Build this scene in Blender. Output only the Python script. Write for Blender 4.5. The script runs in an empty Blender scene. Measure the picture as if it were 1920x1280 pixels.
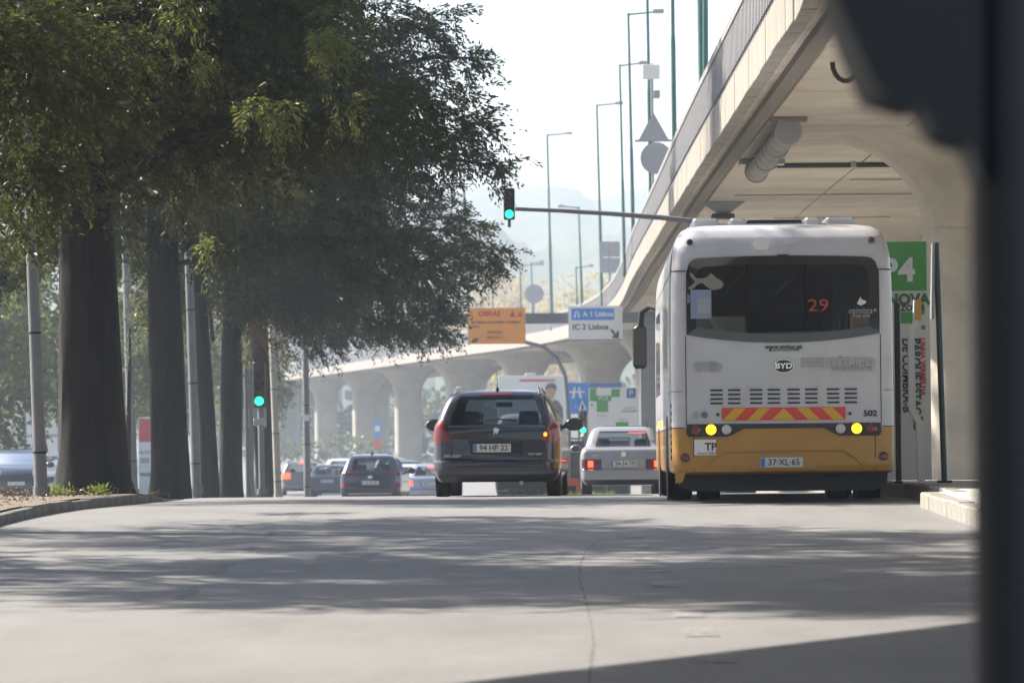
import bpy, math, random
import numpy as np
from mathutils import Vector, Euler, Matrix

# ------------------------------------------------------------------ camera
sc = bpy.context.scene
FPX = 8500.0                       # focal length in photo pixels (1920 wide)
cam_d = bpy.data.cameras.new('camera')
cam = bpy.data.objects.new('camera', cam_d)
sc.collection.objects.link(cam)
sc.camera = cam
cam_d.sensor_width = 36.0
cam_d.lens = FPX / 1920 * 36.0
cam_d.clip_start = 0.5
cam_d.clip_end = 6000
CAMP = Vector((0, 0, 1.65))
PITCH = math.atan(160 / FPX)
ROLL = math.radians(-0.5)
cam.location = CAMP
CR = Matrix.Rotation(math.pi / 2 + PITCH, 3, 'X') @ Matrix.Rotation(ROLL, 3, 'Z')
cam.rotation_euler = CR.to_euler()
cam_d.dof.use_dof = True
cam_d.dof.focus_distance = 55.0
cam_d.dof.aperture_fstop = 4.8

# ------------------------------------------------------------------ sky, sun, exposure
SUN_EL, SUN_AZ = math.radians(42), math.radians(65)      # azimuth: left of straight ahead
w = bpy.data.worlds.new('World'); sc.world = w; w.use_nodes = True
nt = w.node_tree
bg = nt.nodes['Background']
sky = nt.nodes.new('ShaderNodeTexSky'); sky.sky_type = 'NISHITA'
sky.sun_disc = False
sky.sun_elevation = SUN_EL
sky.sun_rotation = -SUN_AZ
sky.air_density = 1.0; sky.dust_density = 2.2; sky.ozone_density = 1.0
nt.links.new(sky.outputs[0], bg.inputs[0])
bg.inputs[1].default_value = 0.08
sd = bpy.data.lights.new('sun', 'SUN'); so = bpy.data.objects.new('sun', sd)
sc.collection.objects.link(so)
sd.energy = 5.0; sd.angle = math.radians(0.7); sd.color = (1.0, 0.93, 0.83)
SDIR = Vector((-math.sin(SUN_AZ) * math.cos(SUN_EL), math.cos(SUN_AZ) * math.cos(SUN_EL), math.sin(SUN_EL)))
so.rotation_euler = (-SDIR).to_track_quat('-Z', 'Y').to_euler()
so.location = (-40, 30, 60)
sc.view_settings.view_transform = 'Standard'
sc.view_settings.look = 'None'
sc.view_settings.gamma = 1.0
sc.view_settings.exposure = 1.52
sc.cycles.use_denoising = True
sc.cycles.max_bounces = 8
sc.cycles.transparent_max_bounces = 12
sc.cycles.volume_bounces = 1
sc.cycles.caustics_reflective = False; sc.cycles.caustics_refractive = False
sc.cycles.sample_clamp_indirect = 6

random.seed(7)
rng = np.random.default_rng(7)
COL = sc.collection
PI = math.pi
R = math.radians

def at(x, y, Y):
    """world point at forward distance Y seen at photo pixel x, y"""
    d = CR @ Vector(((x - 960) / FPX, (640 - y) / FPX, -1.0))
    return CAMP + d * (Y / d.y)

def pchip(xs, ys):
    xs = np.array(xs, float); ys = np.array(ys, float)
    h = np.diff(xs); dl = np.diff(ys) / h
    m = np.zeros_like(ys)
    for i in range(1, len(xs) - 1):
        if dl[i-1] * dl[i] > 0:
            w1 = 2*h[i] + h[i-1]; w2 = h[i] + 2*h[i-1]
            m[i] = (w1 + w2) / (w1/dl[i-1] + w2/dl[i])
    m[0] = dl[0]; m[-1] = dl[-1]
    def f(x):
        x = np.asarray(x, float)
        i = np.clip(np.searchsorted(xs, x) - 1, 0, len(h) - 1)
        t = (x - xs[i]) / h[i]
        r = ((1+2*t)*(1-t)**2*ys[i] + t*(1-t)**2*h[i]*m[i] + t*t*(3-2*t)*ys[i+1] + t*t*(t-1)*h[i]*m[i+1])
        r = np.where(x < xs[0], ys[0] + m[0]*(x - xs[0]), r)
        r = np.where(x > xs[-1], ys[-1] + m[-1]*(x - xs[-1]), r)
        return r
    return f

def catmull(xs, ys):
    xs = np.array(xs, float); ys = np.array(ys, float)
    m = np.gradient(ys, xs)
    def f(x):
        x = np.asarray(x, float)
        i = np.clip(np.searchsorted(xs, x) - 1, 0, len(xs) - 2)
        h = xs[i+1] - xs[i]; t = (x - xs[i]) / h
        r = ((1+2*t)*(1-t)**2*ys[i] + t*(1-t)**2*h*m[i] + t*t*(3-2*t)*ys[i+1] + t*t*(t-1)*h*m[i+1])
        r = np.where(x < xs[0], ys[0] + m[0]*(x - xs[0]), r)
        return np.where(x > xs[-1], ys[-1] + m[-1]*(x - xs[-1]), r)
    return f

# ------------------------------------------------------------------ materials
MATS = {}
def mat(name, col, rough=0.6, metal=0.0, var=0.0, vscale=3.0, bump=0.0, bscale=30.0, emit=None, estr=0.0,
        spec=0.5, coat=0.0, stain=None, stain_scale=1.0, stain_amt=0.5, stretch=None, col2=None):
    m = bpy.data.materials.new(name); m.use_nodes = True
    n = m.node_tree; b = n.nodes['Principled BSDF']
    b.inputs['Roughness'].default_value = rough
    b.inputs['Metallic'].default_value = metal
    b.inputs['Specular IOR Level'].default_value = spec
    b.inputs['Coat Weight'].default_value = coat
    b.inputs['Coat Roughness'].default_value = 0.04
    b.inputs['Base Color'].default_value = (*col, 1)
    tc = None
    def coords():
        nonlocal tc
        if tc is None:
            t = n.nodes.new('ShaderNodeTexCoord')
            if stretch:
                mp = n.nodes.new('ShaderNodeMapping'); mp.inputs['Scale'].default_value = stretch
                n.links.new(t.outputs['Object'], mp.inputs[0]); tc = mp.outputs[0]
            else:
                tc = t.outputs['Object']
        return tc
    src = None
    if var > 0:
        no = n.nodes.new('ShaderNodeTexNoise'); no.inputs['Scale'].default_value = vscale
        no.inputs['Detail'].default_value = 6; no.inputs['Roughness'].default_value = 0.65
        n.links.new(coords(), no.inputs['Vector'])
        rp = n.nodes.new('ShaderNodeValToRGB')
        lo = [max(0, c*(1-var)) for c in col]; hi = [min(1, c*(1+var)) for c in (col2 or col)]
        rp.color_ramp.elements[0].position = 0.3; rp.color_ramp.elements[1].position = 0.7
        rp.color_ramp.elements[0].color = (*lo, 1); rp.color_ramp.elements[1].color = (*hi, 1)
        n.links.new(no.outputs['Fac'], rp.inputs[0])
        src = rp.outputs[0]
    if stain:
        no = n.nodes.new('ShaderNodeTexNoise'); no.inputs['Scale'].default_value = stain_scale
        no.inputs['Detail'].default_value = 8; no.inputs['Roughness'].default_value = 0.7
        n.links.new(coords(), no.inputs['Vector'])
        rp = n.nodes.new('ShaderNodeValToRGB')
        rp.color_ramp.elements[0].position = 0.48; rp.color_ramp.elements[1].position = 0.68
        rp.color_ramp.elements[0].color = (0, 0, 0, 1); rp.color_ramp.elements[1].color = (stain_amt,)*3 + (1,)
        n.links.new(no.outputs['Fac'], rp.inputs[0])
        mx = n.nodes.new('ShaderNodeMix'); mx.data_type = 'RGBA'
        n.links.new(rp.outputs[0], mx.inputs[0])
        if src: n.links.new(src, mx.inputs[6])
        else: mx.inputs[6].default_value = (*col, 1)
        mx.inputs[7].default_value = (*stain, 1)
        src = mx.outputs[2]
    if src: n.links.new(src, b.inputs['Base Color'])
    if bump > 0:
        no = n.nodes.new('ShaderNodeTexNoise'); no.inputs['Scale'].default_value = bscale
        no.inputs['Detail'].default_value = 5
        n.links.new(coords(), no.inputs['Vector'])
        bp = n.nodes.new('ShaderNodeBump'); bp.inputs['Strength'].default_value = bump
        bp.inputs['Distance'].default_value = 0.02
        n.links.new(no.outputs['Fac'], bp.inputs['Height']); n.links.new(bp.outputs[0], b.inputs['Normal'])
    if emit:
        b.inputs['Emission Color'].default_value = (*emit, 1); b.inputs['Emission Strength'].default_value = estr
    MATS[name] = m
    return m

def glass(name, tint, rough=0.02):
    m = bpy.data.materials.new(name); m.use_nodes = True
    n = m.node_tree; n.nodes.clear()
    out = n.nodes.new('ShaderNodeOutputMaterial')
    tr = n.nodes.new('ShaderNodeBsdfTransparent'); tr.inputs[0].default_value = (*tint, 1)
    gl = n.nodes.new('ShaderNodeBsdfGlossy'); gl.inputs['Roughness'].default_value = rough
    gl.inputs[0].default_value = (0.9, 0.9, 0.9, 1)
    fr = n.nodes.new('ShaderNodeFresnel'); fr.inputs[0].default_value = 1.5
    mx = n.nodes.new('ShaderNodeMixShader')
    n.links.new(fr.outputs[0], mx.inputs[0]); n.links.new(tr.outputs[0], mx.inputs[1]); n.links.new(gl.outputs[0], mx.inputs[2])
    n.links.new(mx.outputs[0], out.inputs[0])
    MATS[name] = m
    return m

def leafmat(name, dark, light, trans, tfac=0.35, gloss=0.12):
    m = bpy.data.materials.new(name); m.use_nodes = True
    n = m.node_tree; n.nodes.clear()
    out = n.nodes.new('ShaderNodeOutputMaterial')
    a = n.nodes.new('ShaderNodeAttribute'); a.attribute_name = 'tone'
    rp = n.nodes.new('ShaderNodeValToRGB')
    rp.color_ramp.elements[0].color = (*dark, 1); rp.color_ramp.elements[1].color = (*light, 1)
    n.links.new(a.outputs['Fac'], rp.inputs[0])
    d = n.nodes.new('ShaderNodeBsdfDiffuse'); n.links.new(rp.outputs[0], d.inputs[0])
    t = n.nodes.new('ShaderNodeBsdfTranslucent'); t.inputs[0].default_value = (*trans, 1)
    g = n.nodes.new('ShaderNodeBsdfGlossy'); g.inputs['Roughness'].default_value = 0.35
    g.inputs[0].default_value = (0.5, 0.5, 0.45, 1)
    m1 = n.nodes.new('ShaderNodeMixShader'); m1.inputs[0].default_value = tfac
    m2 = n.nodes.new('ShaderNodeMixShader'); m2.inputs[0].default_value = gloss
    n.links.new(d.outputs[0], m1.inputs[1]); n.links.new(t.outputs[0], m1.inputs[2])
    n.links.new(m1.outputs[0], m2.inputs[1]); n.links.new(g.outputs[0], m2.inputs[2])
    n.links.new(m2.outputs[0], out.inputs[0])
    MATS[name] = m
    return m

# ------------------------------------------------------------------ mesh helpers
def link_mesh(name, verts, faces, material, parent=None, smooth=False):
    me = bpy.data.meshes.new(name)
    me.from_pydata([tuple(v) for v in verts], [], faces)
    me.update()
    if material: me.materials.append(material)
    if smooth:
        me.polygons.foreach_set('use_smooth', [True]*len(me.polygons))
    o = bpy.data.objects.new(name, me)
    COL.objects.link(o)
    if parent is not None: o.parent = parent
    return o

class MB:
    def __init__(s): s.v = []; s.f = []
    def add(s, vs, fs):
        k = len(s.v); s.v += [tuple(p) for p in vs]; s.f += [tuple(i + k for i in f) for f in fs]; return s
    def box(s, x0, x1, y0, y1, z0, z1, ch=0.0):
        if ch <= 0:
            v = [(x0,y0,z0),(x1,y0,z0),(x1,y1,z0),(x0,y1,z0),(x0,y0,z1),(x1,y0,z1),(x1,y1,z1),(x0,y1,z1)]
            return s.add(v, [(0,3,2,1),(4,5,6,7),(0,1,5,4),(1,2,6,5),(2,3,7,6),(3,0,4,7)])
        c = ch
        def ring(z, i): return [(x0+i+c,y0+i,z),(x1-i-c,y0+i,z),(x1-i,y0+i+c,z),(x1-i,y1-i-c,z),(x1-i-c,y1-i,z),(x0+i+c,y1-i,z),(x0+i,y1-i-c,z),(x0+i,y0+i+c,z)]
        v = ring(z0, c*0.7) + ring(z0+c, 0) + ring(z1-c, 0) + ring(z1, c*0.7)
        f = [tuple(range(7,-1,-1)), tuple(range(24,32))]
        for k in range(3):
            for i in range(8):
                j = (i+1) % 8
                f.append((k*8+i, k*8+j, k*8+8+j, k*8+8+i))
        return s.add(v, f)
    def tube(s, pts, rad, n=10, cap=True):
        pts = [Vector(p) for p in pts]
        if not isinstance(rad, (list, tuple)): rad = [rad]*len(pts)
        k = len(s.v); ref = None
        for i, p in enumerate(pts):
            if i == 0: t = pts[1]-pts[0]
            elif i == len(pts)-1: t = pts[-1]-pts[-2]
            else: t = (pts[i+1]-pts[i-1])
            t.normalize()
            if ref is None:
                ref = Vector((1,0,0)) if abs(t.x) < 0.8 else Vector((0,1,0))
            a = (ref - t*ref.dot(t)).normalized(); b = t.cross(a); ref = a
            for q in range(n):
                an = 2*PI*q/n
                s.v.append(tuple(p + (a*math.cos(an) + b*math.sin(an))*rad[i]))
        for i in range(len(pts)-1):
            for q in range(n):
                r_ = (q+1) % n
                s.f.append((k+i*n+q, k+i*n+r_, k+(i+1)*n+r_, k+(i+1)*n+q))
        if cap:
            s.f.append(tuple(k+q for q in range(n-1,-1,-1))); e = k+(len(pts)-1)*n
            s.f.append(tuple(e+q for q in range(n)))
        return s
    def cyl(s, c, axis, r, h, n=20):
        a = Vector(axis).normalized(); c = Vector(c)
        return s.tube([c - a*h/2, c + a*h/2], r, n)
    def lathe(s, prof, n=24, c=(0,0,0), axis='z'):
        k = len(s.v)
        for (r_, z) in prof:
            for q in range(n):
                an = 2*PI*q/n
                x, y = r_*math.cos(an), r_*math.sin(an)
                p = (x, y, z) if axis == 'z' else ((z, x, y) if axis == 'x' else (x, z, y))
                s.v.append((p[0]+c[0], p[1]+c[1], p[2]+c[2]))
        for i in range(len(prof)-1):
            for q in range(n):
                r2 = (q+1) % n
                s.f.append((k+i*n+q, k+i*n+r2, k+(i+1)*n+r2, k+(i+1)*n+q))
        s.f.append(tuple(k+q for q in range(n-1,-1,-1))); e = k+(len(prof)-1)*n
        s.f.append(tuple(e+q for q in range(n)))
        return s
    def prism(s, poly, y0, y1):
        """polygon in x,z (seen from -Y, counter clockwise), between y0 (front, nearer) and y1"""
        n = len(poly)
        v = [(x, y0, z) for x, z in poly] + [(x, y1, z) for x, z in poly]
        f = [tuple(range(n)), tuple(range(2*n-1, n-1, -1))]
        for i in range(n):
            j = (i+1) % n
            f.append((j, i, n+i, n+j))
        return s.add(v, f)
    def build(s, name, m, parent=None, smooth=False):
        o = link_mesh(name, s.v, s.f, m, parent, smooth)
        if smooth:
            try:
                o.data.set_sharp_from_angle(angle=R(40))
            except Exception:
                pass
        return o

def tag(o, label=None, cat=None, group=None, kind=None):
    if label: o['label'] = label
    if cat: o['category'] = cat
    if group: o['group'] = group
    if kind: o['kind'] = kind
    return o

def thing(name, label, cat, loc=(0,0,0), rot=(0,0,0), group=None):
    o = bpy.data.objects.new(name, None); COL.objects.link(o)
    o.empty_display_size = 0.2
    o.location = loc; o.rotation_euler = rot
    return tag(o, label, cat, group)

def text(body, size, m, parent, loc, rot=(PI/2, 0, 0), align='CENTER', ext=0.002, sx=1.0, name='lettering', bold=0.0, valign='CENTER'):
    cu = bpy.data.curves.new(name, 'FONT'); cu.body = body; cu.size = size
    cu.align_x = align; cu.align_y = valign; cu.extrude = ext; cu.offset = bold
    cu.resolution_u = 3
    t = bpy.data.objects.new('tmp_text', cu); COL.objects.link(t)
    dg = bpy.context.evaluated_depsgraph_get()
    me = bpy.data.meshes.new_from_object(t.evaluated_get(dg))
    bpy.data.objects.remove(t); bpy.data.curves.remove(cu)
    me.name = name; me.materials.clear(); me.materials.append(m)
    o = bpy.data.objects.new(name, me); COL.objects.link(o)
    o.location = loc; o.rotation_euler = rot; o.scale = (sx, 1, 1)
    if parent is not None: o.parent = parent
    return o

def rrect(x0, x1, z0, z1, r, n=4):
    p = []
    for cx, cz, a0 in ((x1-r, z0+r, -90), (x1-r, z1-r, 0), (x0+r, z1-r, 90), (x0+r, z0+r, 180)):
        for i in range(n+1):
            a = R(a0 + 90*i/n); p.append((cx + r*math.cos(a), cz + r*math.sin(a)))
    return p

def disc(cx, cz, rx, rz=None, n=24):
    rz = rz or rx
    return [(cx + rx*math.cos(2*PI*i/n), cz + rz*math.sin(2*PI*i/n)) for i in range(n)]

# ------------------------------------------------------------------ material library
M_asph = mat('asphalt', (0.188, 0.183, 0.178), 0.70, var=0.14, vscale=1.1, bump=0.5, bscale=140, spec=0.45,
             stain=(0.130, 0.126, 0.123), stain_scale=0.5, stain_amt=0.6, stretch=(1.0, 0.35, 1.0))
# fine aggregate speckle in the asphalt
_n = M_asph.node_tree; _b = _n.nodes['Principled BSDF']; _src = _b.inputs['Base Color'].links[0].from_socket
_tc = _n.nodes.new('ShaderNodeTexCoord'); _no = _n.nodes.new('ShaderNodeTexNoise'); _no.inputs['Scale'].default_value = 38; _no.inputs['Detail'].default_value = 3; _no.inputs['Roughness'].default_value = .8
_n.links.new(_tc.outputs['Object'], _no.inputs['Vector'])
_mr = _n.nodes.new('ShaderNodeMapRange'); _mr.inputs[1].default_value = .25; _mr.inputs[2].default_value = .75; _mr.inputs[3].default_value = .80; _mr.inputs[4].default_value = 1.2
_n.links.new(_no.outputs['Fac'], _mr.inputs[0])
_mx = _n.nodes.new('ShaderNodeMix'); _mx.data_type = 'RGBA'; _mx.blend_type = 'MULTIPLY'; _mx.inputs[0].default_value = 1.0
_n.links.new(_src, _mx.inputs[6]); _n.links.new(_mr.outputs[0], _mx.inputs[7]); _n.links.new(_mx.outputs[2], _b.inputs['Base Color'])
M_line = mat('road_paint_worn', (0.248, 0.243, 0.235), 0.7, var=0.15, vscale=8, stain=(0.188, 0.184, 0.18), stain_scale=5, stain_amt=0.95)
M_line2 = mat('road_paint_ghost', (0.212, 0.207, 0.2), 0.7, var=0.1, vscale=6, stain=(0.19, 0.186, 0.18), stain_scale=4, stain_amt=1.0)
M_liney = mat('road_paint_yellow_worn', (0.27, 0.21, 0.11), 0.7, var=0.3, vscale=8, stain=(0.175, 0.17, 0.166), stain_scale=4, stain_amt=0.9)
M_crack = mat('crack_filler', (0.125, 0.122, 0.12), 0.8)
def worn(m, cover, scale):
    # paint worn away in flecks: bare patches are simply not there, the road below shows
    n = m.node_tree; out = n.nodes['Material Output']; b = n.nodes['Principled BSDF']
    t = n.nodes.new('ShaderNodeTexCoord'); no = n.nodes.new('ShaderNodeTexNoise'); no.inputs['Scale'].default_value = scale
    no.inputs['Detail'].default_value = 8; no.inputs['Roughness'].default_value = .75
    n.links.new(t.outputs['Object'], no.inputs['Vector'])
    mr = n.nodes.new('ShaderNodeMapRange'); mr.inputs[1].default_value = .5 - cover*.3; mr.inputs[2].default_value = .5 + (1-cover)*.3 + .06
    n.links.new(no.outputs['Fac'], mr.inputs[0])
    tr = n.nodes.new('ShaderNodeBsdfTransparent'); mx = n.nodes.new('ShaderNodeMixShader')
    n.links.new(mr.outputs[0], mx.inputs[0]); n.links.new(tr.outputs[0], mx.inputs[1]); n.links.new(b.outputs[0], mx.inputs[2]); n.links.new(mx.outputs[0], out.inputs['Surface'])
worn(M_line, .95, 7); worn(M_line2, .3, 5); worn(M_liney, .35, 6); worn(M_crack, .3, 5)
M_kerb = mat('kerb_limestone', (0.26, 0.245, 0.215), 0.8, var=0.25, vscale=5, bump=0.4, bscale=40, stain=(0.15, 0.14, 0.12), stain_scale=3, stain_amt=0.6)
M_kerbl = mat('kerb_grimy_shaded', (0.15, 0.138, 0.12), 0.85, var=0.3, vscale=5, bump=0.4, bscale=40, stain=(0.08, 0.07, 0.06), stain_scale=3, stain_amt=0.6)  # darkened both for grime on top and for shade on its face
M_pave = mat('pavement', (0.46, 0.44, 0.40), 0.85, var=0.25, vscale=3, bump=0.4, bscale=50)
M_dirt = mat('dirt', (0.15, 0.115, 0.085), 0.95, var=0.45, vscale=3.5, bump=0.9, bscale=18, stain=(0.25, 0.2, 0.15), stain_scale=1.4, stain_amt=0.6)
M_ground = mat('ground', (0.10, 0.105, 0.07), 0.95, var=0.35, vscale=0.3)
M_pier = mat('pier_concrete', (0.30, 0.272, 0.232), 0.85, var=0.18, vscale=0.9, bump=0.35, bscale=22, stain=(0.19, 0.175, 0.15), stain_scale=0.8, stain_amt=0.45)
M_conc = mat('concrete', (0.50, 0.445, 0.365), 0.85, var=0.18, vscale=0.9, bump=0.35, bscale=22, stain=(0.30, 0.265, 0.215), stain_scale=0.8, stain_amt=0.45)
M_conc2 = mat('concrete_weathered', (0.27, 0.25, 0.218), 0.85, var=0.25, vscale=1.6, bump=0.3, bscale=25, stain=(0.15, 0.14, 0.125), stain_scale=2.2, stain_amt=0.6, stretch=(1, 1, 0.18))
M_concd = mat('concrete_joint', (0.14, 0.125, 0.105), 0.9)
M_damp = mat('damp_concrete', (0.24, 0.21, 0.17), 0.9, var=.3, vscale=2)
M_rail = mat('concrete_rail', (0.235, 0.235, 0.245), 0.85, var=0.25, vscale=3, bump=0.3, bscale=25, stain=(0.16, 0.155, 0.15), stain_scale=1.5, stain_amt=0.6)
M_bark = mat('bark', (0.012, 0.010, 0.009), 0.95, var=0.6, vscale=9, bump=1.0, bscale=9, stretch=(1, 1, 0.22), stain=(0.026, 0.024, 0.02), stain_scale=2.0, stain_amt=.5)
M_limb = mat('limb_bark', (0.035, 0.029, 0.024), 0.95, var=0.4, vscale=8, bump=0.8, bscale=14)
M_white = mat('bus_white', (0.47, 0.47, 0.49), 0.3, spec=0.5, coat=0.5, var=0.05, vscale=2, stain=(0.36, 0.34, 0.30), stain_scale=1.7, stain_amt=0.45)
M_yellow = mat('bus_yellow', (0.40, 0.195, 0.02), 0.35, coat=0.4, var=0.07, vscale=2, stain=(0.27, 0.16, 0.05), stain_scale=1.6, stain_amt=0.5)
M_black = mat('black_plastic', (0.018, 0.018, 0.02), 0.45, var=0.2, vscale=4)
M_blackm = mat('matte_black', (0.012, 0.012, 0.013), 0.8)
M_tyre = mat('tyre', (0.02, 0.02, 0.021), 0.85, var=0.3, vscale=8)
M_rim = mat('rim', (0.35, 0.35, 0.36), 0.35, metal=0.8)
M_chrome = mat('chrome', (0.75, 0.75, 0.76), 0.12, metal=1.0)
M_greym = mat('grey_metal', (0.30, 0.31, 0.32), 0.5, metal=0.3, var=0.15, vscale=3)
M_post = mat('galvanised_post', (0.16, 0.165, 0.178), 0.6, var=0.2, vscale=2.5, stain=(0.15, 0.14, 0.13), stain_scale=2, stain_amt=0.5)
M_postw = mat('concrete_post', (0.33, 0.31, 0.28), 0.8, var=0.2, vscale=2, bump=0.3)
M_teal = mat('teal_paint', (0.04, 0.12, 0.108), 0.5, var=0.15, vscale=1)
M_gpanel = mat('sign_back_grey', (0.30, 0.31, 0.33), 0.5, var=0.08, vscale=2)
M_signw = mat('sign_white', (0.70, 0.71, 0.70), 0.5, var=0.04, vscale=1)
M_paper = mat('print_white', (0.62, 0.62, 0.60), 0.6)
M_orange = mat('sign_orange', (0.78, 0.30, 0.045), 0.55, var=0.05, vscale=1)
M_ored = mat('print_red', (0.55, 0.05, 0.03), 0.6)
M_blue = mat('sign_blue', (0.03, 0.20, 0.62), 0.5)
M_blued = mat('sign_deep_blue', (0.02, 0.10, 0.38), 0.5)
M_green = mat('print_green', (0.06, 0.30, 0.05), 0.55)
M_greend = mat('print_dark_green', (0.03, 0.13, 0.03), 0.55)
M_ink = mat('print_black', (0.025, 0.025, 0.028), 0.6)
M_inkg = mat('print_grey', (0.36, 0.36, 0.37), 0.6)
M_inkb = mat('print_brown', (0.22, 0.08, 0.02), 0.6)
M_skin = mat('print_skin', (0.42, 0.25, 0.17), 0.7)
M_suit = mat('print_suit', (0.05, 0.055, 0.07), 0.7)
M_amber = mat('lamp_amber_lit', (0.9, 0.5, 0.02), 0.3, emit=(1.0, 0.52, 0.01), estr=1.5)
M_amberb = mat('lamp_amber_glow', (0.9, 0.35, 0.02), 0.3, emit=(1.0, 0.30, 0.02), estr=0.9)
M_redlit = mat('lamp_red_lit', (0.8, 0.05, 0.02), 0.3, emit=(1.0, 0.07, 0.03), estr=1.4)
M_red = mat('lamp_red', (0.15, 0.008, 0.010), 0.2, coat=0.6, var=.35, vscale=9)
M_lampw = mat('lamp_white', (0.5, 0.5, 0.5), 0.25, coat=0.6)
M_greenlit = mat('lamp_green_lit', (0.05, 0.8, 0.45), 0.3, emit=(0.02, 0.85, 0.34), estr=1.1)
M_sigoff = mat('lamp_unlit', (0.03, 0.028, 0.026), 0.3, coat=0.3)
M_chevr = mat('chevron_red', (0.60, 0.05, 0.03), 0.45)
M_chevy = mat('chevron_yellow', (0.62, 0.34, 0.02), 0.45)
M_plate = mat('number_plate', (0.55, 0.55, 0.53), 0.4)
M_plateb = mat('plate_blue', (0.04, 0.16, 0.50), 0.4)
M_platey = mat('plate_yellow', (0.55, 0.42, 0.06), 0.4)
M_seat = mat('seat_fabric', (0.03, 0.03, 0.035), 0.9)
M_digit = mat('led_digits', (0.16, 0.022, 0.012), 0.4, emit=(1.0, 0.10, 0.05), estr=0.03)
G_car = glass('car_glass', (0.42, 0.46, 0.48))
G_dark = glass('privacy_glass', (0.22, 0.25, 0.28))
G_clear = glass('window_glass', (0.72, 0.78, 0.80))
G_bus = glass('bus_glass', (0.20, 0.21, 0.23))
P_dark = mat('paint_anthracite', (0.028, 0.031, 0.042), 0.25, metal=0.45, coat=0.9, var=0.06, vscale=2)
P_silver = mat('paint_silver', (0.29, 0.29, 0.305), 0.35, metal=0.35, coat=0.5, var=0.05, vscale=2)
P_silverb = mat('paint_silver_blue', (0.30, 0.33, 0.40), 0.3, metal=0.5, coat=0.7)
P_navy = mat('paint_navy', (0.03, 0.04, 0.07), 0.25, metal=0.4, coat=0.9)
P_grey = mat('paint_grey', (0.13, 0.135, 0.15), 0.3, metal=0.4, coat=0.8)
P_white = mat('paint_white', (0.62, 0.62, 0.62), 0.3, coat=0.7)
P_blue = mat('paint_steel_blue', (0.16, 0.20, 0.30), 0.3, metal=0.4, coat=0.8)
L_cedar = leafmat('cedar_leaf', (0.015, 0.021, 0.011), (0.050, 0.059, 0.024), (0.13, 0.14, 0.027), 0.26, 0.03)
L_spray = leafmat('cedar_leaf_sunlit_tint', (0.045, 0.056, 0.02), (0.10, 0.115, 0.036), (0.23, 0.25, 0.05), 0.38, 0.04)  # paler copy of the cedar leaf, sunlight painted into its colour
L_rust = leafmat('rust_leaf', (0.06, 0.034, 0.02), (0.15, 0.085, 0.05), (0.20, 0.10, 0.045), 0.35, 0.02)
L_light = leafmat('light_leaf', (0.035, 0.055, 0.018), (0.10, 0.125, 0.035), (0.22, 0.25, 0.05), 0.36, 0.04)
L_yellow = leafmat('autumn_leaf', (0.25, 0.17, 0.03), (0.50, 0.36, 0.07), (0.60, 0.45, 0.08), 0.40, 0.03)
L_dark = leafmat('evergreen_leaf', (0.03, 0.05, 0.015), (0.08, 0.11, 0.03), (0.14, 0.18, 0.03), 0.30, 0.03)
L_grass = leafmat('grass_blade', (0.08, 0.13, 0.02), (0.18, 0.26, 0.05), (0.30, 0.40, 0.05), 0.40, 0.03)
L_litter = leafmat('leaf_litter', (0.09, 0.07, 0.05), (0.22, 0.18, 0.13), (0.12, 0.09, 0.05), 0.10, 0.03)

# ------------------------------------------------------------------ road, kerbs, verge, pavement
zr = pchip([-40, 0, 30, 44, 52, 62, 75, 89, 110, 133, 155, 200, 300, 500, 2500],
           [-0.6, 0, 0.45, 0.655, 0.755, 0.70, 0.52, 0.30, -0.12, -0.65, -0.95, -1.25, -1.4, -1.4, -1.4])
def zr1(y): return float(zr(y))
def slope(y): return math.atan2(zr1(y+1)-zr1(y-1), 2.0)
kerbL = catmull([-30, 20, 40, 46, 50, 53, 57, 62, 75, 100, 120],
                [-5.4, -5.38, -5.36, -5.28, -5.08, -4.82, -4.58, -4.45, -4.4, -4.7, -5.2])

def sheet(name, ys, xl, xr, zoff0, m, nx=8, parent=None, noise=0.0):
    zoff = zoff0
    v = []; f = []
    for y in ys:
        a, b = xl(y), xr(y)
        if callable(zoff0): zoff = zoff0(y)
        for i in range(nx+1):
            x = a + (b-a)*i/nx
            z = zr1(y) + zoff
            if noise: z += noise*(math.sin(x*1.7+y*.6)*.5 + math.sin(x*.9-y*1.3+2)*.5 + math.sin(x*3.1+y*2.3)*.25) * min(1, i/2, 99)
            v.append((x, y, z))
    for k in range(len(ys)-1):
        for i in range(nx):
            q = k*(nx+1)+i
            f.append((q, q+1, q+nx+2, q+nx+1))
    return link_mesh(name, v, f, m, parent, True)

ys_near = list(np.arange(-30, 140.1, 1.5))
ys_far = [140 + i*6 for i in range(0, 30)] + [340, 400, 480, 600]
g = sheet('ground', [-60] + ys_near + ys_far + [800, 1100, 1600, 2200], lambda y: -900, lambda y: 900, -0.06, M_ground, 30)
tag(g, kind='structure')
road = sheet('road', ys_near + ys_far[1:], lambda y: float(kerbL(y)) - .1 if y < 118 else -26, lambda y: 5.4 if y < 140 else 9, 0.0, M_asph, 12)
tag(road, kind='structure')
sideroad = sheet('side_road', [70 + i*4 for i in range(20)], lambda y: -34, lambda y: -11.5, 0.25, M_asph, 6)
tag(sideroad, kind='structure')

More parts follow.
